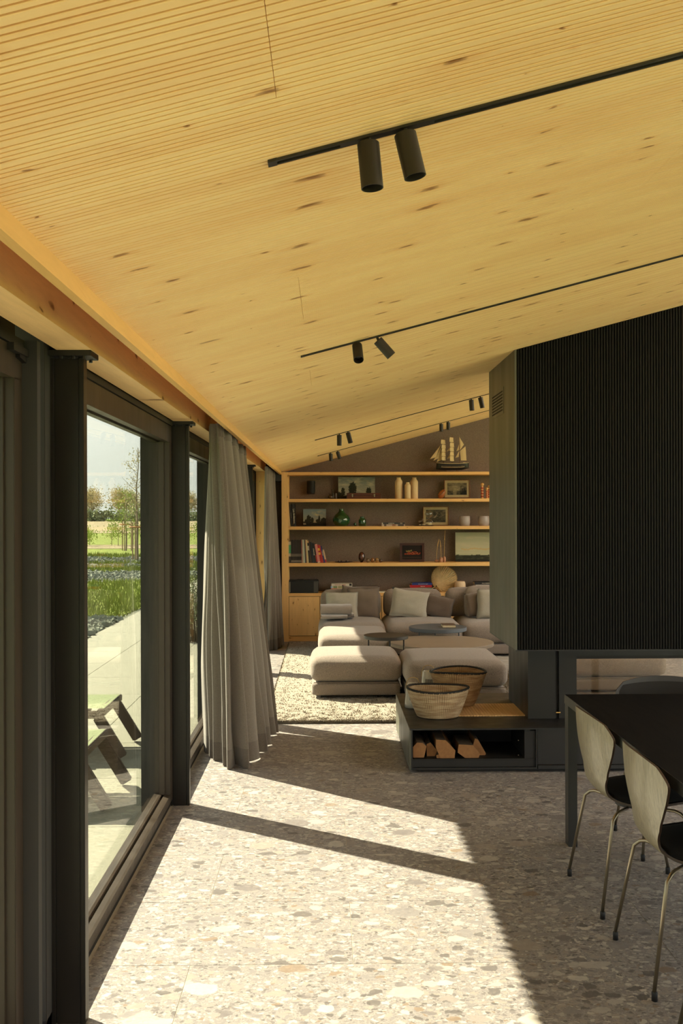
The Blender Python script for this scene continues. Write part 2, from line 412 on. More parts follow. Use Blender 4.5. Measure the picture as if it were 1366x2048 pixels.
M['spot'] = plain('spot_black', (38,33,28), 0.5, spec=0.5)
# ================================================================ STRUCTURE
YB = 13.46; YF = -3.4; XR = 4.7; XS = 3.35
# ---- floor with single tiles (1.2 x 0.6 m, half bond)
fl = MB().box(-0.90, XR, YF, YB, -0.06, -0.0012).build('floor', M['grout']); tag(fl, kind='structure')
tiles = {}
k0 = math.floor((YF-3.687)/0.598)
for k in range(k0, 18):
    y0 = 3.687 + 0.598*k; y1 = y0 + 0.598
    xo = 0.09 if (k % 2 == 0) else -0.51
    for i in range(-2, 5):
        x0 = max(-0.885, xo + 1.2*i); x1 = min(XR, xo + 1.2*(i+1)); a = max(YF, y0); b = min(YB, y1)
        if x1-x0 < 0.02 or b-a < 0.02: continue
        key = (round(x1-x0, 3), round(b-a, 3))
        if key not in tiles:
            o = MB().box(0.0012, key[0]-0.0012, 0.0012, key[1]-0.0012, -0.008, 0).build('tile', M['floor'])
            tiles[key] = o; o.location = (x0, a, 0); par(o, fl)
        else: inst(tiles[key], 'tile', (x0, a, 0), fl)
# ---- roof slab, ceiling with milled laths
ang = math.atan(0.264)
roof = MB().prism([(-0.96,2.345),(-0.585,2.345),(-0.585,2.262),(XS,CEIL(XS)+0.03),(XS,CEIL(XS)+0.35),(-0.96,2.52)], YF-.2, YB+.2, 'y')
for a, b in ((YF-.2, -2.2), (12.5, YB+.2)): roof.prism([(XS,CEIL(XS)),(XR+.2,CEIL(XR+.2)),(XR+.2,CEIL(XR+.2)+.35),(XS,CEIL(XS)+.35)], a, b, 'y')
roof = roof.build('ceiling', M['ceilback']); tag(roof, kind='structure')
pat = [.0268,.0175,.0175,.0262,.0175,.0175,.0175]
def lath_bm(wd, split=None):
    m = MB(); g = 0.0054; t = 0.028
    segs = [(-0.6, XS)] if split is None else [(-0.6, split-0.0005), (split+0.0005, XS)]
    for a, b in segs:
        vs = []
        for x in (a, b):
            z = CEIL(x)
            vs += [(x, 0, z+t), (x, 0, z+.0012), (x, .0012, z), (x, wd-g-.0012, z), (x, wd-g, z+.0012), (x, wd-g, z+t)]
        m.add(vs, [(0,1,2,3,4,5),(11,10,9,8,7,6)] + [(i, i+6, (i+1)%6+6, (i+1)%6) for i in range(6)])
    return m
lath_c = {}; y = 1.12; i = 0; far = MB(); cnt = 0
while y < YB:
    wd = pat[i % 7]; i += 1
    sp = -0.085 if (y < 1.70 or 2.98 < y < 3.62 or 4.9 < y < 5.5) else (0.95 if 2.2 < y < 2.95 or 5.6 < y < 6.3 else None)
    if cnt < 298:
        key = (wd, sp)
        if key not in lath_c:
            o = lath_bm(wd, sp).build('lath', M['ceil']); o.location = (0, y, 0); par(o, roof); lath_c[key] = o
        else: inst(lath_c[key], 'lath', (0, y, 0), roof)
        cnt += 1
    else:
        b = lath_bm(wd, sp); far.add([(p.x, p.y+y, p.z) for p in b.v], b.f)
    y += wd
y = 1.12; i = 0
while y > YF:
    wd = pat[-1 - i % 7]; i += 1; y -= wd
    b = lath_bm(wd); far.add([(p.x, p.y+y, p.z) for p in b.v], b.f)
o = far.build('distant_laths', M['ceil'], roof); tag(o, kind='stuff')
# canopy of corrugated sheet over the terrace side: its wavy edge draws the toothed shadow
m = MB(); seq = []; yy = YF-0.4; rnd = random.Random(5)
while yy < YB+2.2:
    seq.append(yy); yy += 0.019
def cz(y_): 
    s_ = math.sin(2*math.pi*y_/0.076); return 0.014*max(-0.6, min(0.6, s_*1.6))/0.6
vs = []
for y_ in seq:
    for x_, z_ in ((-0.90, 2.53), (-1.60, 2.372)): vs.append((x_, y_, z_ + cz(y_)))
fs = [(2*j, 2*j+1, 2*j+3, 2*j+2) for j in range(len(seq)-1)]
m.add(vs, fs); o = m.build('trim_1', M['blackdeep']); tag(o, kind='structure')
md = o.modifiers.new('s', 'SOLIDIFY'); md.thickness = 0.006
# ---- edge board, glulam beam, back strips
o = MB().box(-0.626,-0.600, YF, 13.07, 2.184, 2.30).build('trim_2', M['trimw']); tag(o, kind='structure')
o = MB().box(-0.872,-0.758, YF, 12.35, 2.19, 2.345).build('trim_3', M['beam']); tag(o, kind='structure')
# ---- walls
wb = MB().prism([(-0.9,0),(XR,0),(XR,CEIL(XR)),(-0.6,CEIL(-0.6)),(-0.9,2.3)], YB, YB+0.15, 'y').build('wall_back', M['felt']); tag(wb, kind='structure')
wr = MB()
wr.box(XR, XR+0.15, YF, -2.6, 0, 3.72); wr.box(XR, XR+0.15, 5.6, 7.6, 0, 3.72); wr.box(XR, XR+0.15, -2.6, 5.6, 2.75, 3.72); wr.box(XR, XR+0.15, 12.9, YB, 0, 3.72); wr.box(XR, XR+0.15, 7.6, 12.9, 2.45, 3.72)
wr = wr.build('wall_right', M['plaster']); tag(wr, kind='structure')
r_ = empty('window_8', (XR+0.07, 10.25, 0), kind='structure')  # unseen glazing, added to bring neutral fill light from the right
for a, b in ((7.6, 10.25), (10.25, 12.9), (-2.6, 0.1), (0.1, 2.8), (2.8, 5.6)):
    m = MB().box(XR+.04, XR+.10, a, b, 0, 0.08); m.box(XR+.04, XR+.10, a, b, 2.38, 2.45 if a > 6 else 2.75); m.box(XR+.04, XR+.10, a, a+.06, .08, 2.38); m.box(XR+.04, XR+.10, b-.06, b, .08, 2.38)
    m.build('frame', M['frame'], r_); MB().box(XR+.065, XR+.07, a+.05, b-.05, .07, 2.39).build('pane', M['glassclear'], r_)
wf = MB().prism([(-0.9,2.30),(XR,2.30),(XR,CEIL(XR)),(-0.6,CEIL(-0.6)),(-0.9,2.3)], YF-0.15, YF, 'y')
wf.box(-0.9,0.1,YF-0.15,YF,0,2.3); wf.box(4.3,XR,YF-0.15,YF,0,2.3)
wf = wf.build('wall_front', M['plaster']); tag(wf, kind='structure')
r_ = empty('window_10', ((XS+XR)/2, 2.0, CEIL(4.2)), kind='structure')  # unseen roof window, added so sun and sky brighten the interior
for k_ in range(7):
    a = -2.2+2.1*k_; b = a+2.1; z0_ = CEIL(XS)+.2; z1_ = CEIL(XR)+.2
    m = MB()
    for (ya, yb) in ((a, a+.05), (b-.05, b)): m.add([(XS,ya,z0_),(XR+.1,ya,z1_+.026),(XR+.1,yb,z1_+.026),(XS,yb,z0_),(XS,ya,z0_+.06),(XR+.1,ya,z1_+.086),(XR+.1,yb,z1_+.086),(XS,yb,z0_+.06)], [(0,3,2,1),(4,5,6,7),(0,1,5,4),(1,2,6,5),(2,3,7,6),(3,0,4,7)])
    m.build('frame', M['frame'], r_)
    MB().add([(XS,a+.04,z0_+.02),(XR+.1,a+.04,z1_+.046),(XR+.1,b-.04,z1_+.046),(XS,b-.04,z0_+.02)], [(0,1,2,3)]).build('pane', M['glassclear'], r_)
r_ = empty('window_9', (2.2, YF-0.07, 0), kind='structure')  # unseen glazing behind the viewpoint, added as fill light
for a, b in ((0.1, 2.2), (2.2, 4.3)):
    m = MB().box(a, b, YF-.10, YF-.04, 0, 0.08); m.box(a, b, YF-.10, YF-.04, 2.23, 2.30); m.box(a, a+.06, YF-.10, YF-.04, .08, 2.23); m.box(b-.06, b, YF-.10, YF-.04, .08, 2.23)
    m.build('frame', M['frame'], r_); MB().box(a+.05, b-.05, YF-.07, YF-.065, .07, 2.24).build('pane', M['glassclear'], r_)
wl = MB()
wl.box(-0.98,-0.86,12.26,YB+.1,0,2.40); wl.box(-0.90,-0.60,13.07,YB+.1,2.1,2.40)
o = wl.build('wall_left', M['framegrey']); tag(o, kind='structure')
o = MB().box(-0.872,-0.745,12.22,12.34,0,2.19).build('trim_4', M['post'], bevel=.002); tag(o, kind='structure')
# ---- steel columns
CY_ = [-1.63+2.453*i for i in range(-1, 6)]          # near faces: -4.08 ... 10.63
CY_ = [-1.638, 0.813, 3.266, 5.715, 8.17, 10.6]
clab = ['steel column by the window wall behind the viewpoint', 'steel column beside the nearest glazing, outside the frame',
        'tall dark steel column nearest the viewer, left edge of the photo, bolted plate on top',
        'dark steel column between the big glass door and the grey curtain',
        'dark steel column hidden behind the large gathered curtain',
        'slim dark steel column right of the large curtain, before the timber post']
for i, yc in enumerate(CY_):
    if i < 2: nm = None
    r_ = empty('steel_column', (-0.84, yc+0.02, 0), clab[i], 'column')
    m = MB().box(-0.888,-0.806, yc, yc+0.040, 0, 2.172)
    m.build('post_profile', M['column'], r_, bevel=0.004)
    MB().box(-0.806,-0.792, yc-0.003, yc+0.045, 0, 2.17).build('flange', M['column'], r_, bevel=0.002)
    MB().box(-0.900,-0.888, yc-0.003, yc+0.045, 0, 2.17).build('flange', M['column'], r_, bevel=0.002)
    MB().box(-0.90,-0.762, yc-0.03, yc+0.08, 2.172, 2.19).build('head_plate', M['black'], r_, bevel=0.001)
    for dx in (-0.86, -0.82, -0.785):
        for dy in (-0.02, 0.068):
            MB().cyl((dx, yc+dy, 2.172), (dx, yc+dy, 2.163), 0.006, n=6).build('bolt', M['bluesteel'], r_)
    m = MB().tube([(-0.9+.01*q, yc-0.004, 2.170+0.002*math.sin(q*3)) for q in range(0, 10)], 0.0045, 6); m.build('weld_seam', M['bluesteel'], r_)
# ---- windows
def window(n, y0, y1, dx=0.0, handle=False):
    r_ = empty('window_%d' % n, (-0.93, (y0+y1)/2, 0), kind='structure')
    xi = -0.885+dx; xo = -0.975+dx; f = M['frame']
    # sill with steps
    m = MB().prism([(xi,0.045),(xi,0.088),(xi-.012,0.090),(xi-0.034,0.092),(xi-0.036,0.082),(xi-0.046,0.082),(xi-0.047,0.095),(xi-0.058,0.098),(xi-.09,0.098),(xi-.09,0.0),(xi-0.02,0.0),(xi-0.02,0.045)], y0, y1, 'y')
    m.build('sill_profile', f, r_)
    m = MB().prism([(xi,2.16),(xi,2.066),(xi-0.03,2.066),(xi-0.032,2.074),(xi-0.058,2.074),(xi-0.06,2.064),(xi-.09,2.064),(xi-.09,2.16)], y0, y1, 'y'); m.build('head_profile', f, r_)
    MB().box(xi-.095, xi+0.006, y0, y1, 2.163, 2.19).build('track', M['black'], r_)
    MB().box(xi-.095, xi-0.02, y0, y1, 2.19, 2.345).build('head_panel', M['black'], r_)
    for a in (y0, y1-0.075):
        MB().box(xo, xi, a, a+0.075, 0.088, 2.07).build('jamb_profile', f, r_, bevel=0.002)
        b = a+0.075 if a == y0 else a-0.012
        MB().box(xi-0.06, xi-0.03, b, b+0.012, 0.095, 2.07).build('bead', M['frame'], r_)
    g = MB().box(xi-0.064, xi-0.058, y0+0.06, y1-0.06, 0.092, 2.08).build('pane', M['glass'], r_)
    # outer reveal boards
    MB().box(-1.058, xo, y1-0.02, y1+0.03, -0.03, 2.36).build('reveal_board', M['charred'], r_)
    return r_
M['charred'] = wood('charred_wood', (52,50,48), (22,21,20), 'z', knots=False, rough=0.7, light=(78,76,72))
n = 1
bays = [(-1.60, 0.80, 0), (0.86, 3.06, -0.045), (3.285, 5.69, 0), (5.735, 8.145, 0), (8.19, 10.575, 0), (10.62, 12.22, 0)]
for a, b, dx in bays:
    window(n, a, b, dx); n += 1
o = MB().box(-1.00,-0.885, 3.065,3.10, 0.0,2.19).build('trim_5', M['framegrey']); tag(o, kind='structure')
o = MB().box(-1.12,-0.90, 3.20,3.262, -0.02,2.345).build('trim_6', M['framegrey'], bevel=.003); tag(o, kind='structure')
m = MB().box(-0.99,-0.90,YF,YB,-0.02,0.044)
m.box(-0.90,-0.868,YF,YB,-0.02,-0.004)
o = m.build('trim_7', M['blackdeep']); tag(o, kind='structure')
for a, b in ((0.80,0.86),(3.262,3.285),(5.69,5.735),(8.145,8.19),(10.575,10.62),(-3.4,-1.60)):
    o = MB().box(-0.975,-0.90,a,b,0.03,2.36).build('trim_%d' % n, M['framegrey']); tag(o, kind='structure'); n += 1
# roller track bracket above the near sliding leaf
t = empty('roller_bracket', (-0.915, 3.12, 2.12), 'small black roller bracket under the head track beside the nearest column', 'bracket')
MB().bar((-0.925,2.92,2.150),(-0.925,3.18,2.150),0.03,0.022).build('hanger_rail', M['black'], t)
MB().bar((-0.925,3.00,2.138),(-0.925,3.14,2.118),0.016,0.016).build('arm', M['bluesteel'], t)
MB().cyl((-0.94,3.14,2.112),(-0.905,3.14,2.112),0.016,n=14).build('wheel', M['chrome'], t, smooth=True)

# ================================================================ OUTSIDE
M['deckm'] = plain('deck_concrete', (128,128,112), 0.85, var=0.07, scale=6, bump=0.1)
M['deckgrout'] = plain('deck_joint', (120,114,100), 0.9)
dk = MB().box(-3.3,-0.965,-3.6,60,-0.30,-0.034).build('terrace', M['deckgrout']); tag(dk, kind='structure')
sl = None; k = 0
for j in range(0, 36):
    for i in range(3):
        x0 = -3.3 + 0.78*i; y0 = -3.6 + 1.0*j
        if sl is None: sl = MB().box(0.003,0.777,0.003,0.997,-0.02,0).build('slab', M['deckm']); sl.location = (x0,y0,-0.02); par(sl, dk)
        else: inst(sl, 'slab', (x0,y0,-0.02), dk)
def ground_mat(name, a, b, c, sc=2):
    t = NT(name); p = t.pos(); n1 = t.noise(p, sc, 6, 0.65).outputs['Fac']; n2 = t.noise(p, sc*0.12, 3).outputs['Fac']
    col = t.mix(t.ramp(n1, [(0.3,0.0),(0.7,1.0)]), s2l(a), s2l(b)); col = t.mix(t.ramp(n2, [(0.45,0.0),(0.65,0.8)]), col, s2l(c))
    t.setp(col, 0.95, spec=0.1); t.bump(n1, 0.6, 0.03); return t.m
M['field'] = ground_mat('meadow', (92,108,46), (124,134,66), (112,120,58), 1.2)
M['soil'] = ground_mat('soil', (128,118,92), (146,136,108), (122,112,86), 0.8)
M['slatebed'] = ground_mat('slate_bed', (92,96,82), (116,118,102), (104,108,92), 6)
M['far'] = ground_mat('far_crop', (110,140,60), (128,156,70), (120,148,66), 0.3)
o = MB().box(-400,300,-60,52.5,-0.55,-0.05).build('lawn', M['field']); tag(o, kind='structure')
o = MB().box(-400,300,52.5,420,-0.55,-0.10).build('meadow', M['field']); tag(o, kind='structure')
o = MB().box(-26,-3.3,11.5,40.5,-0.1,-0.035).build('slate_bed', M['slatebed']); tag(o, kind='structure')
o = MB().box(-400,300,100,330,-0.2,-0.08).build('ploughed_field', M['soil']); tag(o, kind='structure')
o = MB().box(-60,20,51.5,58,-0.2,-0.03).build('soil_strip', M['soil']); tag(o, kind='structure')
rn = random.Random(11)
# slate chips
M['slate'] = plain('slate_chip', (112,118,104), 0.9, spec=0.15, var=0.3, scale=1.2)
m = MB(); vs = []; fs = []
def visible_x(y_):            # strip seen through the panes, with margin for a step aside
    return (-0.30*y_-1.5, max(-3.3-0.0, -9e9) if y_ < 25 else -0.12*y_)
def grassy(x_, y_):
    return 0.7*noise.noise(Vector((x_*0.35, y_*0.16, 3.3))) + 1.1*math.exp(-((y_-21.3)/4.6)**6) + 0.75*math.exp(-((y_-31.2)/1.1)**2) + 0.6*math.exp(-((y_-35)/0.8)**2) - 0.05
for _ in range(15000):
    y_ = 12 + 28.5*rn.random()**1.5; xa, xb = visible_x(y_); xb = min(-3.32, xb); x_ = xa + (xb-xa)*rn.random()
    if grassy(x_, y_) > 0.32: continue
    s_ = 0.035 + 0.06*rn.random(); a = rn.random()*6.28; tl = rn.uniform(-.8,.8)
    c = Vector((x_, y_, -0.03+0.02*rn.random())); u = Vector((math.cos(a), math.sin(a), tl*0.6))*s_; v_ = Vector((-math.sin(a), math.cos(a), rn.uniform(-.6,.6)))*s_*0.6; h = Vector((0,0,0.012+0.02*rn.random()))
    b0 = len(vs); vs += [c-u-v_, c+u*0.8-v_, c+u+v_*0.7, c-u*0.6+v_, c-u*0.5+h*2, c+u*0.6+h*2]
    fs += [(b0,b0+1,b0+5,b0+4),(b0+1,b0+2,b0+5),(b0+2,b0+3,b0+4,b0+5),(b0+3,b0,b0+4)]
m.add(vs, fs); o = m.build('slate_chippings', M['slate']); tag(o, 'grey green slate chippings spread beyond the pale terrace', 'gravel', kind='stuff')
# grass blades
M['grass'] = plain('grass_blade', (118,130,58), 0.8, spec=0.1, var=0.3, scale=0.9)
vs = []; fs = []
for _ in range(42000):
    y_ = 12.5 + 30*rn.random()**1.6; xa, xb = visible_x(y_); xb = min(-3.4, xb); x_ = xa + (xb-xa)*rn.random()
    if y_ < 40.5 and grassy(x_, y_) < 0.30: continue
    hgt = (0.05 + 0.09*rn.random())*(0.8+0.02*y_); a = rn.random()*6.28; wd = 0.006+0.0005*y_; ln = rn.uniform(-.05,.05)
    c = Vector((x_, y_, -0.05)); u = Vector((math.cos(a), math.sin(a), 0))*wd; b0 = len(vs)
    vs += [c-u, c+u, c+Vector((ln, ln*0.7, hgt))]; fs.append((b0,b0+1,b0+2))
gm = MB(); gm.grid(lambda u, v: (-3.45-12*u-0.35*noise.noise(Vector((v*30, 1, 1))), 16.9+8.6*v+0.5*noise.noise(Vector((u*22, 4, v*3))), -0.02), 60, 30)
o = gm.build('grass_bed', M['field']); tag(o, kind='structure')
m = MB(); m.add(vs, fs); o = m.build('grass_tufts', M['grass']); tag(o, 'bright green grass tufts growing between the slate chippings', 'grass', kind='stuff')
# trees and shrubs
M['bark'] = plain('bark', (118,106,84), 0.9); M['stake'] = plain('stake_wood', (132,112,82), 0.85); M['tie'] = plain('tie_band', (168,120,74), 0.8)
M['leafbrown'] = plain('budding_leaf', (184,174,132), 0.9, var=0.2, scale=0.4); M['leafgreen'] = plain('young_leaf', (138,160,60), 0.9, var=0.2, scale=0.6)
M['leafdark'] = plain('hedge_leaf', (140,150,112), 0.9, var=0.2, scale=0.3)
def branches(rr, base, h, spread, n, r0, lev=2, upf=0.75):
    m = MB(); tips = []
    top = Vector((base[0], base[1], base[2]+h)); b = Vector(base)
    trunk = [b.lerp(top, q/6) + Vector((rr.uniform(-.01,.01)*h, rr.uniform(-.01,.01)*h, 0))*(q > 0) for q in range(7)]
    m.tube(trunk, [r0*(1-0.8*q/6) for q in range(7)], 6)
    for k in range(n):
        f = 0.25+0.72*k/n; p = b.lerp(top, f); a = rr.random()*6.28; L = spread*(1.05-f*0.75)*rr.uniform(.7,1.2)
        d = Vector((math.cos(a)*L, math.sin(a)*L, L*upf)); q1 = p+d*0.5+Vector((0,0,L*0.05)); q2 = p+d+Vector((0,0,L*0.2))
        m.tube([p, q1, q2], [r0*0.35*(1-f*.6), r0*0.22*(1-f*.6), r0*0.08], 4); tips += [q1, q2]
        for s_ in range(lev):
            e_ = q1 + Vector((rr.uniform(-1,1), rr.uniform(-1,1), rr.uniform(.1,1)))*L*0.4; m.tube([q1, e_], [r0*0.12, r0*0.05], 3); tips.append(e_)
    return m, tips
def leaves(rr, tips, n, spr, size):
    vs = []; fs = []
    for _ in range(n):
        c = rr.choice(tips) + Vector((rr.gauss(0,spr), rr.gauss(0,spr), rr.gauss(0,spr)))
        u = Vector((rr.uniform(-1,1), rr.uniform(-1,1), rr.uniform(-1,1))).normalized()*size; v_ = u.cross(Vector((rr.uniform(-1,1),1,rr.uniform(-1,1)))).normalized()*size*.6
        b0 = len(vs); vs += [c-u, c+v_, c+u, c-v_]; fs.append((b0,b0+1,b0+2,b0+3))
    m = MB(); m.add(vs, fs); bd_ = m.build
    m.build = lambda *a, **k: tag(bd_(*a, **k), kind='stuff')
    return m
tp = atZ(275,1122,-0.04)
def staked(c, h, lab, seed, lf, n=16, spread=0.75):
    rr = random.Random(seed); t = empty('staked_tree', c, lab, 'tree')
    m, tips = branches(rr, c, h, spread, n, 0.05); m.build('trunk', M['bark'], t)
    leaves(rr, tips, lf, 0.10, 0.035).build('buds', M['leafgreen'] if lf > 500 else M['leafbrown'], t)
    for q in range(3):
        a = 2.1*q+0.4; p = (c[0]+0.26*math.cos(a), c[1]+0.26*math.sin(a), c[2])
        MB().cyl(p, (p[0], p[1], c[2]+1.45), 0.026, 0.026, 8).build('stake', M['stake'], t)
    MB().tube([(c[0]+0.29*math.cos(q*.5236), c[1]+0.29*math.sin(q*.5236), c[2]+1.28) for q in range(12)], 0.03, 6, closed=True).build('tie_band', M['tie'], t)
staked((tp.x, tp.y, -0.05), 4.25, 'tall bare young tree tied to three stakes in the slate bed', 3, 420, 22, 0.95)
tq = atZ(252,1101,-0.04)
staked((tq.x, tq.y, -0.05), 2.9, 'shorter leafy young tree on stakes at the end of the lawn', 5, 900, 16, 0.9)
# low shrubs in a row at the field edge
labs = None
rs = random.Random(21)
for i in range(26):
    y_ = 56+rs.uniform(-2,3); x_ = -15.5+0.62*i+rs.uniform(-.2,.2); h = rs.uniform(0.7,1.35); c = (x_, y_, -0.05)
    t = empty('young_shrub', c, 'light green young shrub in the row at the edge of the far meadow', 'shrub', 'shrubs along the meadow edge')
    m, tips = branches(rs, c, h, 0.5, 9, 0.02, 1); m.build('stem', M['bark'], t)
    leaves(rs, tips, 260, 0.13, 0.045).build('foliage', M['leafgreen'], t)
# crop beyond
o = MB().box(-120,60,330,400,-0.08,0.35).build('far_crop', M['far']); tag(o, kind='structure')
# distant trees
tl_ = [(-88,13.0),(-80,9.5),(-74,12.5),(-67,12.8),(-62,11.5),(-56,9.0),(-50,12),(-44,11),(-38,9),(-32,12),(-95,11)]
tr = None
for i, (x_, h) in enumerate(tl_):
    y_ = 312+ (i*7)%11; c = (x_, y_, -0.1)
    if i < 3 or tr is None:
        rr = random.Random(40+i); t = empty('field_tree', c, 'round budding tree in the distant row beyond the field', 'tree', 'distant trees beyond the field')
        m, tips = branches(rr, (x_, y_, -0.1), h*0.72, h*0.42, 22, 0.35, 3, 0.55); m.build('trunk', M['bark'], t)
        leaves(rr, tips, 2400, 0.85, 0.24).build('crown', M['leafbrown'], t); tr = t
    else:
        t = copy_tree(tr); t.location = c; s_ = h/12.5; t.scale = (s_, s_, s_); t.rotation_euler = (0,0,i*1.3)
hd = leaves(rr, [Vector((x_, 309+rr.uniform(0,2), rr.uniform(0.3,2.3))) for x_ in range(-110,-20)], 9000, 0.7, 0.45)
o = hd.build('field_hedge', M['leafdark']); tag(o, 'dark green hedge running under the distant tree row', 'hedge', kind='stuff')
# ornamental grass bush by the facade, seen through the second pane
bc = (-1.74, 13.3, -0.02)
t = empty('ornamental_bush', bc, 'feathery green bush outside, seen through the pane left of the curtain', 'bush')
rr = random.Random(9); m = MB(); tips = []
for q in range(150):
    a = rr.random()*6.28; r1 = rr.random()*0.18; h = rr.uniform(.5,.98); p = Vector((bc[0]+r1*math.cos(a), bc[1]+r1*math.sin(a), -0.02)); e_ = p+Vector((math.cos(a)*0.3*rr.random(), math.sin(a)*0.3*rr.random(), h))
    m.tube([p, p.lerp(e_,.5)+Vector((0,0,.03)), e_], [0.004,0.003,0.001], 3); tips += [e_, p.lerp(e_,.75), p.lerp(e_,.5)]
m.build('stems', M['bark'], t); leaves(rr, tips, 2600, 0.035, 0.014).build('foliage', M['leafdark'], t)
# loungers
M['canvas'] = fabric('lounger_canvas', (132,142,104), (110,122,88), 200, 0.3, 0.1, 0.8)
M['darkwood'] = wood('dark_teak', (74,62,50), (40,32,26), 'y', knots=False, use_pos=False)
def lounger(yc, xf, lab, towel=False):
    t = empty('sun_lounger', (xf-0.9, yc, -0.02), lab, 'sun lounger'); W = 0.56; zt = 0.31
    for s_ in (-1, 1):
        y_ = yc+s_*W/2
        MB().bar((xf, y_, zt-0.02), (xf-1.95, y_, zt-0.02), 0.035, 0.05).build('side_rail', M['darkwood'], t, bevel=.004)
        MB().bar((xf-0.02, y_, zt-0.03), (xf+0.15, y_, 0.0), 0.035, 0.075, up=(1,0,0)).build('leg', M['darkwood'], t, bevel=.008)
        MB().bar((xf-0.20, y_-s_*0.05, zt-0.04), (xf-0.34, y_-s_*0.05, 0.0), 0.03, 0.07, up=(1,0,0)).build('leg', M['darkwood'], t, bevel=.008)
        MB().bar((xf-1.75, y_, zt-0.03), (xf-1.88, y_, 0.0), 0.035, 0.075, up=(1,0,0)).build('leg', M['darkwood'], t, bevel=.008)
    MB().bar((xf+0.005, yc-W/2-0.02, zt-0.005), (xf+0.005, yc+W/2+0.02, zt-0.005), 0.05, 0.05).build('end_rail', M['darkwood'], t, bevel=.006)
    MB().grid(lambda u, v: (xf+0.02-1.4*u, yc-W/2+0.01+(W-0.02)*v, zt+0.022-0.03*math.sin(math.pi*v)*math.sin(math.pi*min(1,u*1.2))), 20, 8).build('canvas_seat', M['canvas'], t, smooth='all')
    MB().grid(lambda u, v: (xf-1.38-0.6*u, yc-W/2+0.01+(W-0.02)*v, zt+0.03+0.42*u-0.02*math.sin(math.pi*v)), 10, 8).build('canvas_back', M['canvas'], t, smooth='all')
    return t
l1 = lounger(7.16, -1.56, 'farther low sun lounger on the terrace with a shaggy green towel')
lounger(5.95, -1.40, 'nearer low sun lounger with bare green canvas outside the glass door')
M['towel'] = fabric('towel_green', (142,158,112), (104,122,80), 60, 1.0, 0.5)
m = MB(); m.grid(lambda u, v: (-1.90-0.9*u, 6.86+0.60*v, 0.352+0.02*noise.noise(Vector((u*22, v*14, 1)))+0.012*noise.noise(Vector((u*50,v*40,3)))-0.02*math.sin(math.pi*v)), 60, 40)
o = m.build('towel', M['towel'], smooth='all'); md = o.modifiers.new('s','SOLIDIFY'); md.thickness = 0.018; tag(o, 'shaggy green towel lying on the farther sun lounger', 'towel')
# ================================================================ FIREPLACE
Yf, Yr = 6.35, 7.36; XL = 1.194; XE = 3.3
fp = empty('fireplace', (2.3, 6.9, 0.285), 'black see-through fireplace under a fluted chimney hood', 'fireplace')
zb = 0.792
m = MB().prism([(XL,zb),(XE,zb),(XE,CEIL(XE)+.02),(XL+0.012,CEIL(XL+0.012)+.02),(XL+0.012,CEIL(XL))], Yf+0.02, Yr, 'y'); m.build('hood', M['bluesteel'], fp)
m = MB().add([(XL,Yf,zb),(XL,Yr,zb),(XL,Yr,CEIL(XL)+.01),(XL,Yf,CEIL(XL)+.01),(XL+.012,Yf,zb),(XL+.012,Yr,zb),(XL+.012,Yr,CEIL(XL)+.015),(XL+.012,Yf,CEIL(XL)+.015)],
      [(0,1,2,3),(7,6,5,4),(0,3,7,4),(1,5,6,2),(0,4,5,1),(3,2,6,7)]); m.build('side_sheet', M['hoodside'], fp)
MB().box(XL, XE, Yf-0.001, Yr+0.003, zb-0.007, zb).build('bottom_trim', M['bluesteel'], fp)
# fluted front: single narrow staves
m = MB(); x = XL+0.016; p_ = 0.0178
while x < XE:
    z1 = CEIL(x); w_ = p_-0.0022
    prof = [(x, Yf+0.02), (x, Yf+0.006), (x+w_*0.22, Yf+0.0008), (x+w_*0.78, Yf+0.0008), (x+w_, Yf+0.006), (x+w_, Yf+0.02)]
    m.prism(prof, zb+0.002, z1+0.01, 'z'); x += p_
o = m.build('fluted_cladding', M['flute'], fp); tag(o, kind='stuff')
# vent grille near the ceiling on the side sheet
g0, g1 = 6.74, 7.22
gr = MB().box(XL-0.003, XL, g0, g1, 2.34, 2.52).build('vent_grille', M['hoodside'], fp); tag(gr, 'perforated vent grille on the side sheet')
sl_ = None
m = MB()
for r_ in range(7):
    for c_ in range(16):
        a = g0+0.035+c_*0.027; m.box(XL-0.0042, XL-0.0028, a, a+0.019, 2.362+r_*0.021, 2.372+r_*0.021)
o = m.build('vent_slot', M['blackdeep'], gr); tag(o, kind='stuff')
# pillar and firebox
MB().box(1.338, 1.525, 6.675, 7.385, 0.287, zb).build('side_pillar', M['bluesteel'], fp, bevel=.001)
MB().box(1.525, 1.548, 6.70, 7.30, 0.287, zb).build('shadow_gap', M['blackdeep'], fp)
MB().box(1.548, 1.668, 6.685, 7.38, 0.287, zb).build('door_frame', M['bluesteel'], fp, bevel=.001)
MB().box(1.668, 3.05, 6.69, 7.38, 0.705, zb).build('lintel', M['bluesteel'], fp)
MB().box(1.668, 3.05, 6.70, 7.38, 0.287, 0.335).build('firebox_floor', M['bluesteel'], fp)
MB().box(3.05, 3.28, 6.685, 7.38, 0.287, zb).build('end_pillar', M['bluesteel'], fp)
for y_ in (6.72, 7.34): 
    MB().box(1.668, 3.05, y_, y_+0.005, 0.335, 0.705).build('fire_glass', M['fireglass'], fp)
    MB().box(1.668, 3.05, y_-0.012, y_, 0.682, 0.705).build('glass_rail', M['black'], fp)
MB().cyl((1.522,6.66,0.33),(1.552,6.66,0.33),0.006,n=8).build('latch', M['brass'], fp)
MB().box(1.70, 3.0, 6.85, 7.25, 0.335, 0.345).build('ash_bed', M['charred'], fp)

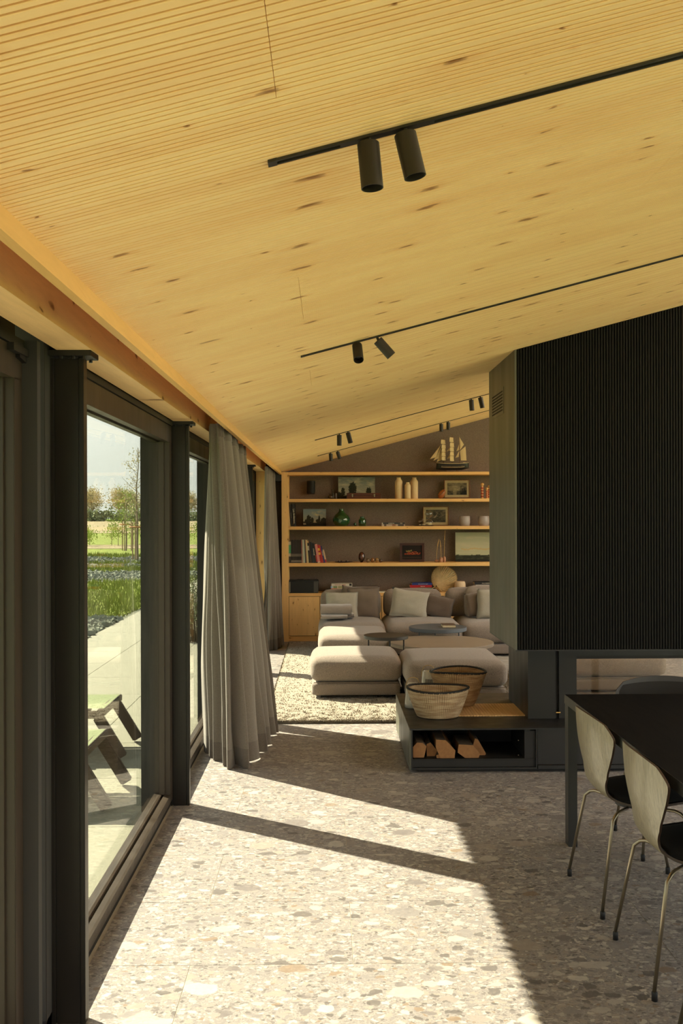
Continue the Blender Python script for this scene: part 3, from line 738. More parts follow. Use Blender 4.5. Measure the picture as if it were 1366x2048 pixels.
# ================================================================ HEARTH BENCH
Bx, By, Bz = 0.520, 6.39, 0.286; Bb = 7.66
hb = empty('hearth_bench', (0.9, 7.0, 0), 'low black steel hearth bench with an open log niche', 'bench')
MB().box(Bx, XE, By, Bb, Bz-0.010, Bz).build('top_sheet', M['bluesteel'], hb)
MB().box(Bx, Bx+0.010, By+0.001, Bb, 0.022, Bz-0.010).build('side_panel', M['hoodside'], hb)
m = MB(); y0, y1 = By+0.0015, By+0.012
m.box(Bx+0.010, 1.338, y0, y1, 0.022, 0.034)
m.box(Bx+0.010, 1.338, y0+0.02, y0+0.03, 0.034, 0.088); m.box(Bx+.010, Bx+0.020, y0, y1+.01, 0.034, Bz-.010)
m.box(1.262, 1.335, y0+0.02, y0+0.03, 0.088, 0.265)
m.box(1.332, 1.340, y0, y0+0.2, 0.034, Bz-.010); m.build('front_frame', M['bluesteel'], hb)
MB().box(Bx+0.02, 1.335, By+0.015, Bb-0.02, 0.076, 0.088).build('niche_floor', M['black'], hb)
MB().box(Bx+0.02, 1.335, By+0.50, By+0.51, 0.088, Bz-0.012).build('niche_back', M['blackdeep'], hb)
MB().box(1.262, 1.272, By+0.03, By+0.50, 0.088, Bz-0.012).build('niche_side', M['black'], hb)
MB().box(1.345, XE, By+0.012, By+0.02, 0.05, Bz-0.010).build('closed_panel', M['bluesteel'], hb)
MB().box(1.345, XE, By+0.001, By+0.03, 0.022, 0.045).build('bottom_rail', M['bluesteel'], hb)
MB().box(Bx+0.06, XE, By+0.05, Bb-0.05, 0.0, 0.022).build('recessed_plinth', M['blackdeep'], hb)
for zz in (0.20, 0.105):
    MB().cyl((1.225, By+0.04, zz),(1.225, By+0.032, zz), 0.003, n=6).build('screw', M['chrome'], hb)
# slatted oak inlay
x = 0.80; so = None
while x < 1.330:
    if so is None: so = MB().box(0, 0.0180, 6.775, 7.20, Bz, Bz+0.006).build('slat', M['slat']); so.location = (x,0,0); par(so, hb)
    else: inst(so, 'slat', (x,0,0), hb)
    x += 0.0208

# ---- firewood in the niche
M['woodcut'] = wood('split_wood', (124,88,54), (86,56,32), 'y', knots=False, use_pos=False, ring=0.7)
M['logbark'] = plain('log_bark', (86,70,54), 0.95, var=0.25, scale=40, bump=0.6)
M['endgrain'] = plain('end_grain', (146,104,64), 0.85, var=0.15, scale=50)
def log(x0, z0, poly, y0, y1, lab, barkside=(0,), rot=0, dark=False):
    t = empty('firewood_log', (x0, y0, 0.088), lab, 'firewood')
    c, s_ = math.cos(rot), math.sin(rot); n = len(poly); rr = random.Random(int(x0*1000))
    st = 7; rings = []
    for k in range(st):
        yy = y0+(y1-y0)*k/(st-1); sk = 1+0.04*math.sin(k*2.1+x0*9); rings.append([(x0+(px*c-pz*s_)*sk+0.003*rr.uniform(-1,1)+0.02*k/(st-1)*math.sin(rot*3), yy, z0+(px*s_+pz*c)*sk) for px, pz in poly])
    m = MB(); mbk = MB()
    for i in range(n):
        tgt = mbk if i in barkside else m
        for k in range(st-1):
            a, b = rings[k][i], rings[k][(i+1)%n]; c2, d = rings[k+1][(i+1)%n], rings[k+1][i]; tgt.add([a,b,c2,d], [(0,1,2,3)])
    m.build('split_face', M['woodcut'], t); mbk.build('bark', M['logbark'], t)
    for rg2 in (rings[0], rings[-1]):
        e_ = MB(); e_.add(rg2, [tuple(range(n))]); e_.build('end_grain', M['endgrain'], t)
log(0.590, 0.145, [(-.042,-.055),(.03,-.055),(.045,.018),(.02,.042),(-.02,.045),(-.045,.015)], 6.43, 6.75, 'split log at the far left of the niche with dark bark on top', (2,3,4))
log(0.672, 0.135, [(-.03,-.045),(.02,-.045),(.038,-.01),(-.01,.045),(-.035,.035)], 6.47, 6.78, 'dark leaning log second from the left in the niche', (2,3))
log(0.752, 0.148, [(-.03,-.058),(.058,-.058),(.062,-.01),(.005,.055),(-.055,.06),(-.06,.01)], 6.42, 6.85, 'large squarish split log in the middle of the niche', (3,))
log(0.905, 0.133, [(-.07,-.01),(-.02,-.045),(.06,-.045),(.07,-.02),(.03,.035),(-.06,.04)], 6.43, 6.72, 'pale split log lying right of the large one in the niche', (4,))
log(0.975, 0.135, [(-.05,-.047),(.045,-.047),(.05,-.035),(.0,.055),(-.02,.06)], 6.50, 6.80, 'thin wedge of split wood at the right end of the log pile', (3,))
log(0.712, 0.101, [(-.013,-.012),(.013,-.012),(.016,.004),(.0,.013),(-.013,.006)], 6.425, 6.60, 'small wood splinter lying before the dark leaning log', (3,))

# ---- woven baskets
def basket(c, rx, ry, rbx, rby, h, lab, tilt, rz, inner):
    t = empty('woven_basket', c, lab, 'basket')
    M_ = M['weave' + inner]
    nu, nv = 160, 2
    rows = int(h/0.0095)
    def prof(f): return f**0.85
    vs = []
    m = MB(); n = 96
    steps = rows*3
    def ringpt(f, j, off):
        k = prof(f); a = 2*math.pi*j/n
        x_ = (rbx+(rx-rbx)*k+off)*math.cos(a); y_ = (rby+(ry-rby)*k+off)*math.sin(a)
        zz = h*f*(1 + tilt*math.cos(2*a+0.5)*f*f)
        cx, sx = math.cos(rz), math.sin(rz); return (c[0]+x_*cx-y_*sx, c[1]+x_*sx+y_*cx, c[2]+0.003+zz)
    for i in range(steps+1):
        f = i/steps; b = 0.0022*abs(math.sin(math.pi*rows*f))
        vs += [ringpt(f, j, b + 0.0007*math.sin(j*math.pi)) for j in range(n)]
    for i in range(steps+1):
        f = 1-i/steps; b = -0.010-0.0022*abs(math.sin(math.pi*rows*f))
        vs += [ringpt(f if f > 0.03 else 0.03, j, b) for j in range(n)]
    K = 2*(steps+1); fs = [(i*n+j, i*n+(j+1)%n, (i+1)*n+(j+1)%n, (i+1)*n+j) for i in range(K-1) for j in range(n)]
    fs += [tuple(range(n-1,-1,-1)), tuple(range((K-1)*n, K*n))]
    m.add(vs, fs); m.build('coiled_wall', M_, t, smooth='all')
    pts = [Vector(ringpt(1.0, j, -0.004)) + Vector((0,0,0.004)) for j in range(n)]
    rm = MB(); rr = [0.0085*(1+0.10*math.sin(j*2.9)) for j in range(n)]
    rm.tube(pts, rr, 8, closed=True); rm.build('rim_binding', M['rimblack'], t, smooth='all')
    # light stitches showing through the black rim
    st = MB(); r2 = random.Random(3)
    for j in range(0, n, 1):
        if r2.random() < 0.35:
            p = pts[j]; q = Vector(((p.x-c[0]), (p.y-c[1]), 0)).normalized()
            st.box(p.x+q.x*.0075-0.002, p.x+q.x*.0075+0.002, p.y+q.y*.0075-.002, p.y+q.y*.0075+.002, p.z-0.009, p.z-0.002)
    o = st.build('stitches', M_, t); tag(o, kind='stuff')
    return t
def weave(name, c1, c2):
    t = NT(name); p = t.obj(); sp = t.n('ShaderNodeSeparateXYZ'); 
    g = t.n('ShaderNodeNewGeometry'); s2 = t.n('ShaderNodeSeparateXYZ'); t.l(g.outputs['Normal'], s2.inputs[0]); t.l(p, sp.inputs[0])
    ang_ = t.math('ARCTAN2', s2.outputs[1], s2.outputs[0])
    w1 = t.math('SINE', t.math('MULTIPLY', ang_, 90.0))
    zr = t.math('SINE', t.math('MULTIPLY', sp.outputs[2], 2*math.pi/0.0095))
    n_ = t.noise(p, 12, 3).outputs['Fac']; n3 = t.noise(t.mapv(p, scale=(1,1,8)), 9, 3).outputs['Fac']
    col = t.mix(t.ramp(n3, [(0.35,0.0),(0.65,1.0)]), s2l(c1), s2l(c2))
    dk_ = t.math('MULTIPLY', t.math('GREATER_THAN', w1, 0.45), t.ramp(n_, [(0.38,0.15),(0.6,0.75)]))
    col = t.mix(dk_, col, tuple(v*0.45 for v in s2l(c2)))
    t.setp(col, 0.8); t.bump(t.math('ADD', zr, w1), 0.5, 0.002); return t.m
M['weaveA'] = weave('seagrass_weave', (206,184,150), (166,134,100)); M['weaveB'] = weave('seagrass_weave_dark', (192,160,116), (150,112,74))
M['rimblack'] = plain('rim_black', (30,27,25), 0.7, var=0.2, scale=90, bump=0.3)
c1 = atZ(872,1425,Bz); c2 = atZ(912,1409,Bz)
basket((c1.x, 6.79, Bz), 0.212, 0.185, 0.140, 0.120, 0.185, 'wide woven basket with black rim, nearer of the two on the hearth bench', 0.03, 0.03, 'A')
basket((c2.x+0.012, 7.17, Bz+0.006), 0.202, 0.175, 0.115, 0.10, 0.235, 'taller woven basket with black rim, behind the wide one on the hearth bench', -0.03, -0.03, 'B')
for i, (dx, dy, dz, L) in enumerate(((-0.10, 0.0, 0.20, 0.13), (0.08, -0.01, 0.20, 0.03))):
    t = MB().bar((c2.x+dx-L/2, 7.16+dy, Bz+dz+0.035), (c2.x+dx+L/2, 7.18+dy, Bz+dz-0.03*(L>.05)+0.01), 0.02, 0.015).build('kindling_stick', M['woodcut'])
    tag(t, ['flat kindling stick leaning out of the taller basket, left side', 'short kindling end peeping from the taller basket, right side'][i], 'kindling')

# ---- white lanterns
def lantern(px, py, zt, hh, r_, lab, y_):
    c = atY(px, py, y_); c = (c.x, y_, Bz)
    t = empty('ceramic_lantern', c, lab, 'lantern')
    out = []
    for k in range(5):
        f = k/4; out.append((r_*(1-0.28*f)*(1.0 if k else 0.96), hh*f*(1 if k < 4 else 1)))
    prof = out + [(r_*0.62, hh+0.004), (r_*0.60, hh-0.01), (r_*0.9, 0.012)]
    MB().lathe(prof, c, 4+20).build('body', M['white'], t, smooth='all')
    m = MB()
    for q in (-0.35, 0, 0.35):
        m.box(c[0]+q*r_-0.008, c[0]+q*r_+0.008, c[1]-r_*0.98, c[1]-r_*0.7, hh*0.35+Bz, hh*0.75+Bz)
    m.build('opening', plain('lantern_slot', (150,148,140), 0.6), t)
    pts = [(c[0]-r_*0.8, c[1], Bz+hh*0.8)] + [(c[0]-r_*0.8+1.6*r_*q/6, c[1], Bz+hh+0.045*math.sin(math.pi*q/6)**0.4) for q in range(7)] + [(c[0]+r_*0.8, c[1], Bz+hh*0.8)]
    MB().tube(pts, 0.0022, 6).build('wire_handle', M['brass'], t)
lantern(826, 1405, 0, 0.165, 0.062, 'white ceramic lantern with wire handle at the left edge of the bench', 7.12)
lantern(857, 1390, 0, 0.20, 0.062, 'taller white ceramic lantern standing behind the two baskets', 7.46)

# ================================================================ RUG
rx0, rx1, ry0, ry1 = -0.508, 3.4, 7.935, 12.93
def rugf(u, v):
    x_ = rx0+(rx1-rx0)*u; y_ = ry0+(ry1-ry0)*v; e_ = min(u, 1-u)*(rx1-rx0); f_ = min(v, 1-v)*(ry1-ry0)
    e2 = min(1, min(e_, f_)/0.02)
    z_ = 0.004+0.018*e2**0.5 + 0.008*noise.noise(Vector((x_*14, y_*14, 0)))*e2
    return (x_ + 0.008*noise.noise(Vector((y_*20, 1, 0)))*(1-e2), y_ + 0.008*noise.noise(Vector((x_*20, 5, 0)))*(1-e2), z_)
rg = empty('rug', ((rx0+rx1)/2, 10.4, 0), 'large cream wool rug with short pile under the sofa group', 'rug')
MB().grid(rugf, 240, 300).build('weave', M['rug'], rg, smooth='all')
MB().box(rx0+0.004, rx1, ry0+0.004, ry1, 0.0, 0.006).build('backing', plain('rug_back', (110,98,80), 0.95), rg)
# pile: short tufts standing up, thickest where seen
vs = []; fs = []; rr = random.Random(2)
for _ in range(70000):
    y_ = ry0 + (ry1-ry0)*rr.random()**2.2; x_ = rx0+0.0+2.4*rr.random()
    if _ < 9000: y_ = ry0+0.01*rr.random()
    elif _ < 12000: x_ = rx0+0.01*rr.random()
    a = rr.random()*6.28; h = 0.007+0.008*rr.random(); w_ = 0.002+0.0002*y_
    c = Vector((x_, y_, 0.014 if _ >= 12000 else 0.004)); u = Vector((math.cos(a), math.sin(a), 0))*w_; ln = Vector((rr.uniform(-.004,.004), rr.uniform(-.007,.003), h)); b0 = len(vs)
    vs += [c-u, c+u, c+ln+u*.5, c+ln-u*.5]; fs.append((b0,b0+1,b0+2,b0+3))
o = MB().add(vs, fs).build('pile', M['rug'], rg); tag(o, kind='stuff')

# ================================================================ SOFA GROUP
def block(name, x0, x1, y0, y1, z0, z1, r_, parent, mt, puff=0.0, n=11):
    vs, fs = softbox(x1-x0, y1-y0, z1-z0, r_, n, puff)
    m = MB().add(vs, fs, Matrix.Translation(((x0+x1)/2, (y0+y1)/2, z0))); return m.build(name, mt, parent, smooth='all')
def pouf(x0, x1, y0, y1, lab, top=0.385):
    t = empty('ottoman', ((x0+x1)/2, (y0+y1)/2, 0.02), lab, 'ottoman')
    block('base', x0+0.01, x1-0.01, y0+0.01, y1-0.01, 0.045, 0.165, 0.03, t, M['sofa'])
    block('cushion', x0, x1, y0, y1, 0.168, top, 0.075, t, M['sofa'], 0.025)
    MB().tube([(x0+0.03,y0+0.012,0.1665),(x1-0.03,y0+0.012,0.1665)], 0.004, 6).build('piping', M['ptaupe'], t)
    for sx in (x0+0.12, x1-0.12):
        for sy in (y0+0.10, y1-0.10):
            MB().box(sx-0.03, sx+0.03, sy-0.03, sy+0.03, 0.022, 0.047).build('foot', M['black'], t)
pouf(-0.156, 0.655, 8.87, 9.70, 'square grey-beige ottoman on the rug, left and nearest')
pouf(0.675, 1.55, 8.56, 9.52, 'wide grey-beige ottoman right behind the woven baskets')
pouf(-0.095, 0.655, 10.42, 11.44, 'grey-beige ottoman pushed against the left sofa seat as a chaise')
pouf(1.95, 3.10, 9.05, 10.3, 'grey-beige sofa block seen through the fireplace glass')
sf = empty('sofa', (1.2, 12.0, 0.02), 'long modular grey-beige sofa in front of the bookshelf', 'sofa')
for i, (x0, x1) in enumerate(((-0.10, 0.665), (0.675, 1.555), (1.565, 2.60), (2.61, 3.4))):
    yb_ = 12.62; yf_ = 11.46
    block('base', x0+0.01, x1-0.01, yf_+0.01, yb_, 0.045, 0.165, 0.03, sf, M['sofa'])
    block('seat_cushion', x0, x1, yf_, yb_, 0.168, 0.40, 0.08, sf, M['sofa'], 0.03)
    for sx in (x0+0.1, x1-0.1): MB().box(sx-0.03, sx+0.03, yf_+0.08, yf_+0.14, 0.022, 0.047).build('foot', M['black'], sf)
def backc(pxl, pxr, pyt, pyb, y_, th, tilt=0.1, rz=0.0):
    a = atY(pxl, pyb, y_); b = atY(pxr, pyt+5, y_); wd = b.x-a.x; z0 = 0.40; h = b.z-z0
    vs, fs = softbox(wd, th, h, min(0.07, th*0.42), 10, 0.025)
    MB().add(vs, fs, Matrix.Translation(((a.x+b.x)/2, y_+th/2, z0)) @ Matrix.Rotation(rz, 4, 'Z') @ Matrix.Rotation(-tilt, 4, 'X')).build('back_cushion', M['sofa'], sf, smooth='all')
backc(643, 761, 1177, 1238, 12.28, 0.20)
backc(769, 883, 1176, 1238, 12.30, 0.20)
backc(894, 975, 1174, 1240, 12.22, 0.20, 0.10)
backc(933, 1030, 1170, 1238, 12.02, 0.20, 0.08)
backc(1040, 1130, 1174, 1240, 12.25, 0.20)
def cush(pxl, pxr, pyt, pyb, y_, mt, lab, seed, roll=0.0, tilt=0.22, th=0.15, yaw=0.0):
    a = atY(pxl, pyb, y_); b = atY(pxr, pyt, y_); wd = b.x-a.x; h = b.z-a.z; cx = (a.x+b.x)/2; cz_ = (a.z+b.z)/2
    k = abs(math.cos(roll))+abs(math.sin(roll))
    vs, fs = pillow(wd/k, h/k, th, seed)
    T = Matrix.Translation((cx, y_, cz_)) @ Matrix.Rotation(yaw, 4, 'Z') @ Matrix.Rotation(-tilt, 4, 'X') @ Matrix.Rotation(roll, 4, 'Y')
    o = MB().add(vs, fs, T).build('scatter_cushion', mt, smooth='all', origin=(cx, y_, cz_)); tag(o, lab, 'cushion')
    return o
cush(650, 717, 1183, 1242, 12.05, M['pgrey'], 'pale grey linen cushion behind the folded blanket', 1, 0.0, 0.2, 0.15)
cush(693, 760, 1174, 1238, 12.13, M['ptaupe'], 'taupe cushion standing right of the pale one beside the blanket', 2, 0.0, 0.15, 0.14)
cush(680, 722, 1169, 1225, 12.28, M['ptaupe'], 'taupe cushion peeking out behind the pale grey cushion', 3, 0.1, 0.1, 0.12)
cush(776, 862, 1175, 1240, 12.05, M['pgrey'], 'large pale linen cushion tilted on the middle sofa seat', 4, 0.14, 0.22, 0.15)
cush(842, 912, 1186, 1240, 12.08, M['pbrown'], 'dark brown cushion leaning right of the large pale cushion', 5, 0.2, 0.22, 0.14)
cush(930, 972, 1181, 1236, 11.96, M['ptaupe'], 'brown taupe cushion tucked before the right back cushion', 6, -0.14, 0.2, 0.12)
cush(952, 1012, 1176, 1240, 11.86, M['pgrey'], 'pale linen cushion at the right, partly behind the chimney', 7, 0.03, 0.2, 0.14)
# folded blanket
bl = empty('folded_blanket', (0.08, 11.72, 0.43), 'folded grey-brown wool blanket on the left sofa seat', 'blanket')
a = atY(641, 1247, 11.75); b = atY(704, 1214, 11.75)
def roll_(x0, x1, yc, zc, ry, rz_, seed, name, par_, tail=None):
    m = MB(); n = 26
    def f(u, v):
        t = 2*math.pi*u; x_ = x0+(x1-x0)*v; k = 1+0.10*noise.noise(Vector((v*4, math.cos(t), math.sin(t)+seed)))
        c_ = math.copysign(abs(math.cos(t))**0.7, math.cos(t)); s_ = math.copysign(abs(math.sin(t))**0.8, math.sin(t))
        return (x_+0.006*math.sin(t*3), yc+ry*c_*k, zc+rz_*s_*k)
    m.grid(f, n, 24, closeu=True)
    for e_ in (0.0, 1.0):
        ring = [f(i/n, e_) for i in range(n)]; c = Vector((x0+(x1-x0)*e_, yc, zc)); b0 = [tuple(p) for p in ring]+[tuple(c)]
        m.add(b0, [(i, (i+1)%n, n) for i in range(n)])
        sp = [(x0+(x1-x0)*e_+(0.003 if e_ else -.003), yc+ry*(1-q/40)*0.9*math.cos(q*.4), zc+rz_*(1-q/40)*0.9*math.sin(q*.4)) for q in range(38)]
        m.tube(sp, 0.004, 5)
    return m.build(name, M['blanket'], par_, smooth='all')
roll_(a.x+0.005, b.x-0.005, 11.76, 0.548, 0.11, 0.058, 1, 'rolled_fold', bl)
roll_(a.x+0.01, b.x-0.06, 11.74, 0.468, 0.13, 0.026, 5, 'lower_fold', bl)
roll_(a.x+0.05, b.x+0.02, 11.84, 0.468, 0.10, 0.026, 8, 'under_fold', bl)

# ---- round side tables
def rtable(c, r_, z, th, mt, lab, legs, legmt):
    t = empty('coffee_table', (c[0], c[1], 0.022), lab, 'table')
    MB().lathe([(r_-0.004, z-th), (r_, z-th+0.004), (r_, z-0.003), (r_-0.004, z), (r_-0.015, z-0.001), (0.001, z-0.001)], (c[0], c[1], 0), 72).build('tabletop', mt, t, smooth=True)
    for a in legs:
        x_, y_ = c[0]+(r_-0.045)*math.cos(a), c[1]+(r_-0.045)*math.sin(a)
        MB().cyl((x_, y_, z-th), (x_, y_, 0.024), 0.0075, n=10).build('leg', legmt, t, smooth=True)
M['tdark'] = plain('table_black', (58,54,50), 0.38, spec=0.5, var=0.1, scale=3); M['tblue'] = plain('table_bluegrey', (84,90,98), 0.45, var=0.06, scale=3); M['ttaupe'] = plain('table_taupe', (142,128,112), 0.4, var=0.06, scale=3)
c = atZ(772.5, 1271, 0.456)
rtable((c.x, 9.98), 0.222, 0.456, 0.034, M['tdark'], 'small round dark metal side table beside the left ottoman', (math.pi*0.93, math.pi*1.55, -0.12), M['black'])
rtable((1.168, 10.30), 0.538, 0.347, 0.035, M['ttaupe'], 'large low round taupe coffee table between the ottomans', (math.pi*1.27, math.pi*1.80, math.pi*0.25, math.pi*0.75), plain('leg_taupe', (150,138,120), 0.4, metal=0.5))
rtable((1.222, 11.10), 0.319, 0.412, 0.042, M['tblue'], 'round blue-grey coffee table carrying a book', (math.pi*1.2, math.pi*1.78, math.pi*0.5), M['tblue'])
bk = empty('paperback', (1.335, 11.06, 0.413), 'cream paperback lying on the blue-grey table', 'book')
MB().box(1.265,1.405,10.97,11.16,0.416,0.439).build('pages', plain('page_block', (206,190,156), 0.9), bk)
MB().box(1.262,1.408,10.967,11.163,0.439,0.442).build('cover', plain('brown_cover', (96,76,60), 0.6), bk); MB().box(1.262,1.408,10.967,11.163,0.413,0.416).build('cover', MATS['brown_cover'], bk)

# ================================================================ CURTAINS
def curtain(name, top, bot, ztop, nw, amp0, amp1, lab, seed, nu=420, nv=70):
    def lerp_path(path, t):
        t = max(0, min(1, t))*(len(path)-1); i = min(int(t), len(path)-2); f = t-i
        p0 = Vector(path[max(i-1,0)]); p1 = Vector(path[i]); p2 = Vector(path[i+1]); p3 = Vector(path[min(i+2, len(path)-1)])
        return 0.5*((2*p1)+(p2-p0)*f+(2*p0-5*p1+4*p2-p3)*f*f+(3*p1-p0-3*p2+p3)*f**3)
    def pt(u, v, dz=0):
        k = 1-v                                     # v=1 top
        uu = u + 0.012*math.sin(u*9+seed)*k
        p = lerp_path(top, uu).lerp(lerp_path(bot, uu), k**(0.68+0.42*u))
        e_ = 0.004; tg = (lerp_path(top, uu+e_).lerp(lerp_path(bot, uu+e_), k) - lerp_path(top, uu-e_).lerp(lerp_path(bot, uu-e_), k))
        nrm = Vector((tg.y, -tg.x)).normalized() if tg.length > 1e-9 else Vector((1,0))
        am = amp0+(amp1-amp0)*k**0.8
        ph = 2*math.pi*nw*(u + 0.018*math.sin(u*23+seed*2) + 0.010*math.sin(u*51+seed) )
        am *= 1-k*(0.62*max(0, 1-(uu/0.48)**4) if nw == 10 and nu > 300 else 0)
        am *= 0.62+0.5*abs(noise.noise(Vector((u*7+seed, k*0.7, 2))))*2
        s_ = math.sin(ph); s_ = math.copysign(abs(s_)**0.75, s_)
        o = nrm*am*s_ + tg.normalized()*am*0.35*math.cos(ph*0.5+seed+k)*k
        o += nrm*0.012*noise.noise(Vector((u*14, v*3.2+seed, 7)))*k*2
        x_, y_ = p.x+o.x, p.y+o.y
        zb_ = 0.006
        x_ = max(x_, -0.868) if v < 0.10 else max(x_, -0.872)
        z = zb_+(ztop-zb_)*v
        if v < 0.12: z += 0.004*noise.noise(Vector((u*30, seed, 0)))
        return (x_, y_, z)
    t = empty(name, (bot[len(bot)//2][0], bot[len(bot)//2][1], 0), lab, 'curtain')
    hemv = 0.058
    m = MB(); m.grid(lambda u, v: pt(u, hemv+(1-hemv)*v), nu, nv); o = m.build('drape', M['curtain'], t, smooth='all')
    m = MB(); m.grid(lambda u, v: pt(u, hemv*v), nu, 6); o = m.build('hem', M['curtain2'], t, smooth='all')
    m = MB()
    hd_ = MB(); hd_.grid(lambda u, v: tuple(Vector(pt(u, 0.965+0.033*v))+Vector((0.004,0,0))), nu, 4); hd_.build('heading_tape', M['curtain2'], t, smooth='all')
    return t
def cloth(name, a, b):
    m = bpy.data.materials.new(name); t = NT.__new__(NT); m.use_nodes = True; t.m = m; t.t = m.node_tree; t.N = t.t.nodes; t.b = t.N['Principled BSDF']; t.out = t.N['Material Output']
    o = t.obj(); f = t.noise(t.mapv(o, scale=(1,1,0.35)), 520, 2, 0.8).outputs['Fac']; f2 = t.noise(t.mapv(o, scale=(1,1,3)), 300, 2, 0.8).outputs['Fac']
    col = t.mix(t.ramp(t.math('MULTIPLY', t.math('ADD', f, f2), 0.5), [(0.35,0.0),(0.65,1.0)]), s2l(a), s2l(b))
    t.setp(col, 0.95, spec=0.1, sheen=0.3); t.bump(f, 0.3, 0.002)
    tr = t.n('ShaderNodeBsdfTranslucent'); t.l(col, tr.inputs[0]); mx = t.n('ShaderNodeMixShader'); mx.inputs[0].default_value = 0.04
    t.l(t.b.outputs[0], mx.inputs[1]); t.l(tr.outputs[0], mx.inputs[2]); t.l(mx.outputs[0], t.out.inputs[0]); return m
M['curtain'] = cloth('curtain_linen_open', (86,79,72), (132,123,113)); M['curtain2'] = cloth('curtain_linen_hem', (72,65,59), (116,107,98))
curtain('curtain', [(-0.722,6.40),(-0.716,6.30),(-0.702,6.19),(-0.676,6.11),(-0.662,6.35),(-0.672,6.95),(-0.685,7.5),(-0.690,8.08)],
        [(-0.865,7.02),(-0.79,6.84),(-0.70,6.67),(-0.615,6.56),(-0.535,6.64),(-0.50,6.95),(-0.46,7.30),(-0.42,7.64)], 2.215, 10, 0.030, 0.066,
        'large grey linen curtain gathered beside the big glass door', 1.3)
curtain('curtain', [(-0.690,11.25),(-0.690,11.9),(-0.690,12.95)],
        [(-0.80,12.35),(-0.72,12.25),(-0.66,12.30),(-0.60,12.5),(-0.57,12.85)], 2.205, 9, 0.024, 0.030,
        'smaller grey linen curtain hanging beside the bookshelf post', 4.1, 220, 40)
# ================================================================ DINING TABLE + CHAIRS
tz = 0.747; tx0, tx1, ty0, ty1 = 1.192, 2.29, 2.55, 5.03
dt_ = empty('dining_table', (1.74, 3.8, 0), 'long black dining table with dark grained top and steel legs', 'table')
M['tabletop'] = wood('black_oak', (11,10,10), (5,5,5), 'y', knots=False, rough=0.85, light=(22,20,18)); M['tabletop'].node_tree.nodes['Principled BSDF'].inputs['Specular IOR Level'].default_value = 0.05
MB().box(tx0+0.003, tx1-0.003, ty0+.003, ty1-0.003, tz-0.006, tz).build('tabletop', M['tabletop'], dt_)
M['tsteel'] = steel('table_steel', (40,40,38), 0.4, 0.55)
m = MB()
for a, b, c, d in ((tx0, tx0+0.008, ty0, ty1), (tx1-0.008, tx1, ty0, ty1), (tx0+.008, tx1-.008, ty1-0.008, ty1), (tx0+.008, tx1-.008, ty0, ty0+0.008)): m.box(a, b, c, d, tz-0.045, tz-0.0005)
o = m.build('edge_apron', M['tsteel'], dt_)
for x_, y_ in ((tx0+0.002, ty1-0.072), (tx1-0.047, ty1-0.072), (tx0+0.002, ty0+0.002), (tx1-0.047, ty0+0.002)):
    MB().box(x_, x_+0.045, y_, y_+0.07, 0.0, tz-0.045).build('leg', M['tsteel'], dt_, bevel=0.002)

M['shellback'] = None
def shellmat():  # dark ash lightened to beige on the back, daylight sheen put into the colour
    t = NT('shell_veneer_daylit'); o = t.obj(); v = t.mapv(o, scale=(3, 3, 0.25))
    g = t.noise(v, 40, 4, 0.7, 0.3).outputs['Fac']; f = t.noise(t.mapv(o, scale=(1,1,0.12)), 220, 2).outputs['Fac']
    col = t.mix(t.ramp(g, [(0.35,0.0),(0.68,1.0)]), s2l((112,104,86)), s2l((148,138,114)))
    col = t.mix(t.ramp(f, [(0.55,0.0),(0.7,0.5)]), col, s2l((84,77,62)))
    t.setp(col, 0.38, spec=0.7, coat=0.15); t.bump(f, 0.08, 0.001); return t.m
M['shell'] = shellmat(); M['edge'] = plain('shell_edge', (52,36,24), 0.5); M['pad'] = plain('seat_pad', (22,21,20), 0.9, scale=200, bump=0.3)
M['shelldark'] = plain('shell_dark', (40,36,34), 0.38, spec=0.6, var=0.1, scale=20)
# side profile of the shell in chair space: +x = facing, z up
prof = [(0.235,0.425),(0.20,0.445),(0.12,0.452),(0.03,0.445),(-0.06,0.438),(-0.13,0.440),(-0.175,0.462),(-0.198,0.505),(-0.214,0.56),(-0.228,0.62),(-0.238,0.68),(-0.243,0.74),(-0.246,0.808)]
wid  = [0.13, 0.185, 0.225, 0.238, 0.222, 0.180, 0.150, 0.148, 0.172, 0.212, 0.244, 0.254, 0.205]
def cr_(a, t):
    n_ = len(a)-1; t = max(0, min(1, t))*n_; i = min(int(t), n_-1); f = t-i
    g = lambda k: a[max(0, min(n_, k))]
    p0, p1, p2, p3 = g(i-1), g(i), g(i+1), g(i+2)
    return 0.5*(2*p1+(p2-p0)*f+(2*p0-5*p1+4*p2-p3)*f*f+(3*p1-p0-3*p2+p3)*f**3)
def shell_pt(u, v, off=0.0):
    x_ = cr_([p[0] for p in prof], v); z_ = cr_([p[1] for p in prof], v); w_ = cr_(wid, v)
    if v < 0.04: w_ *= 0.8+5*v
    s_ = 2*u-1; y_ = w_*s_
    back = max(0, min(1, (v-0.5)/0.15))
    x_ += back*0.045*(y_/0.23)**2                       # back wraps forward
    z_ += (1-back)*0.012*(abs(s_)**2)*(1 if v > 0.12 else -1) - (0.024*max(0, (v-0.9)/0.1)*abs(s_)**2.2)
    if back > 0: z_ -= 0.0
    # front lip turns down
    dx = cr_([p[0] for p in prof], v+0.01)-cr_([p[0] for p in prof], v-0.01); dz = cr_([p[1] for p in prof], v+0.01)-cr_([p[1] for p in prof], v-0.01)
    L = math.hypot(dx, dz) or 1; nx, nz = (dz/L, -dx/L)    # points to the sitter side
    return (x_+nx*off, y_, z_+nz*off)
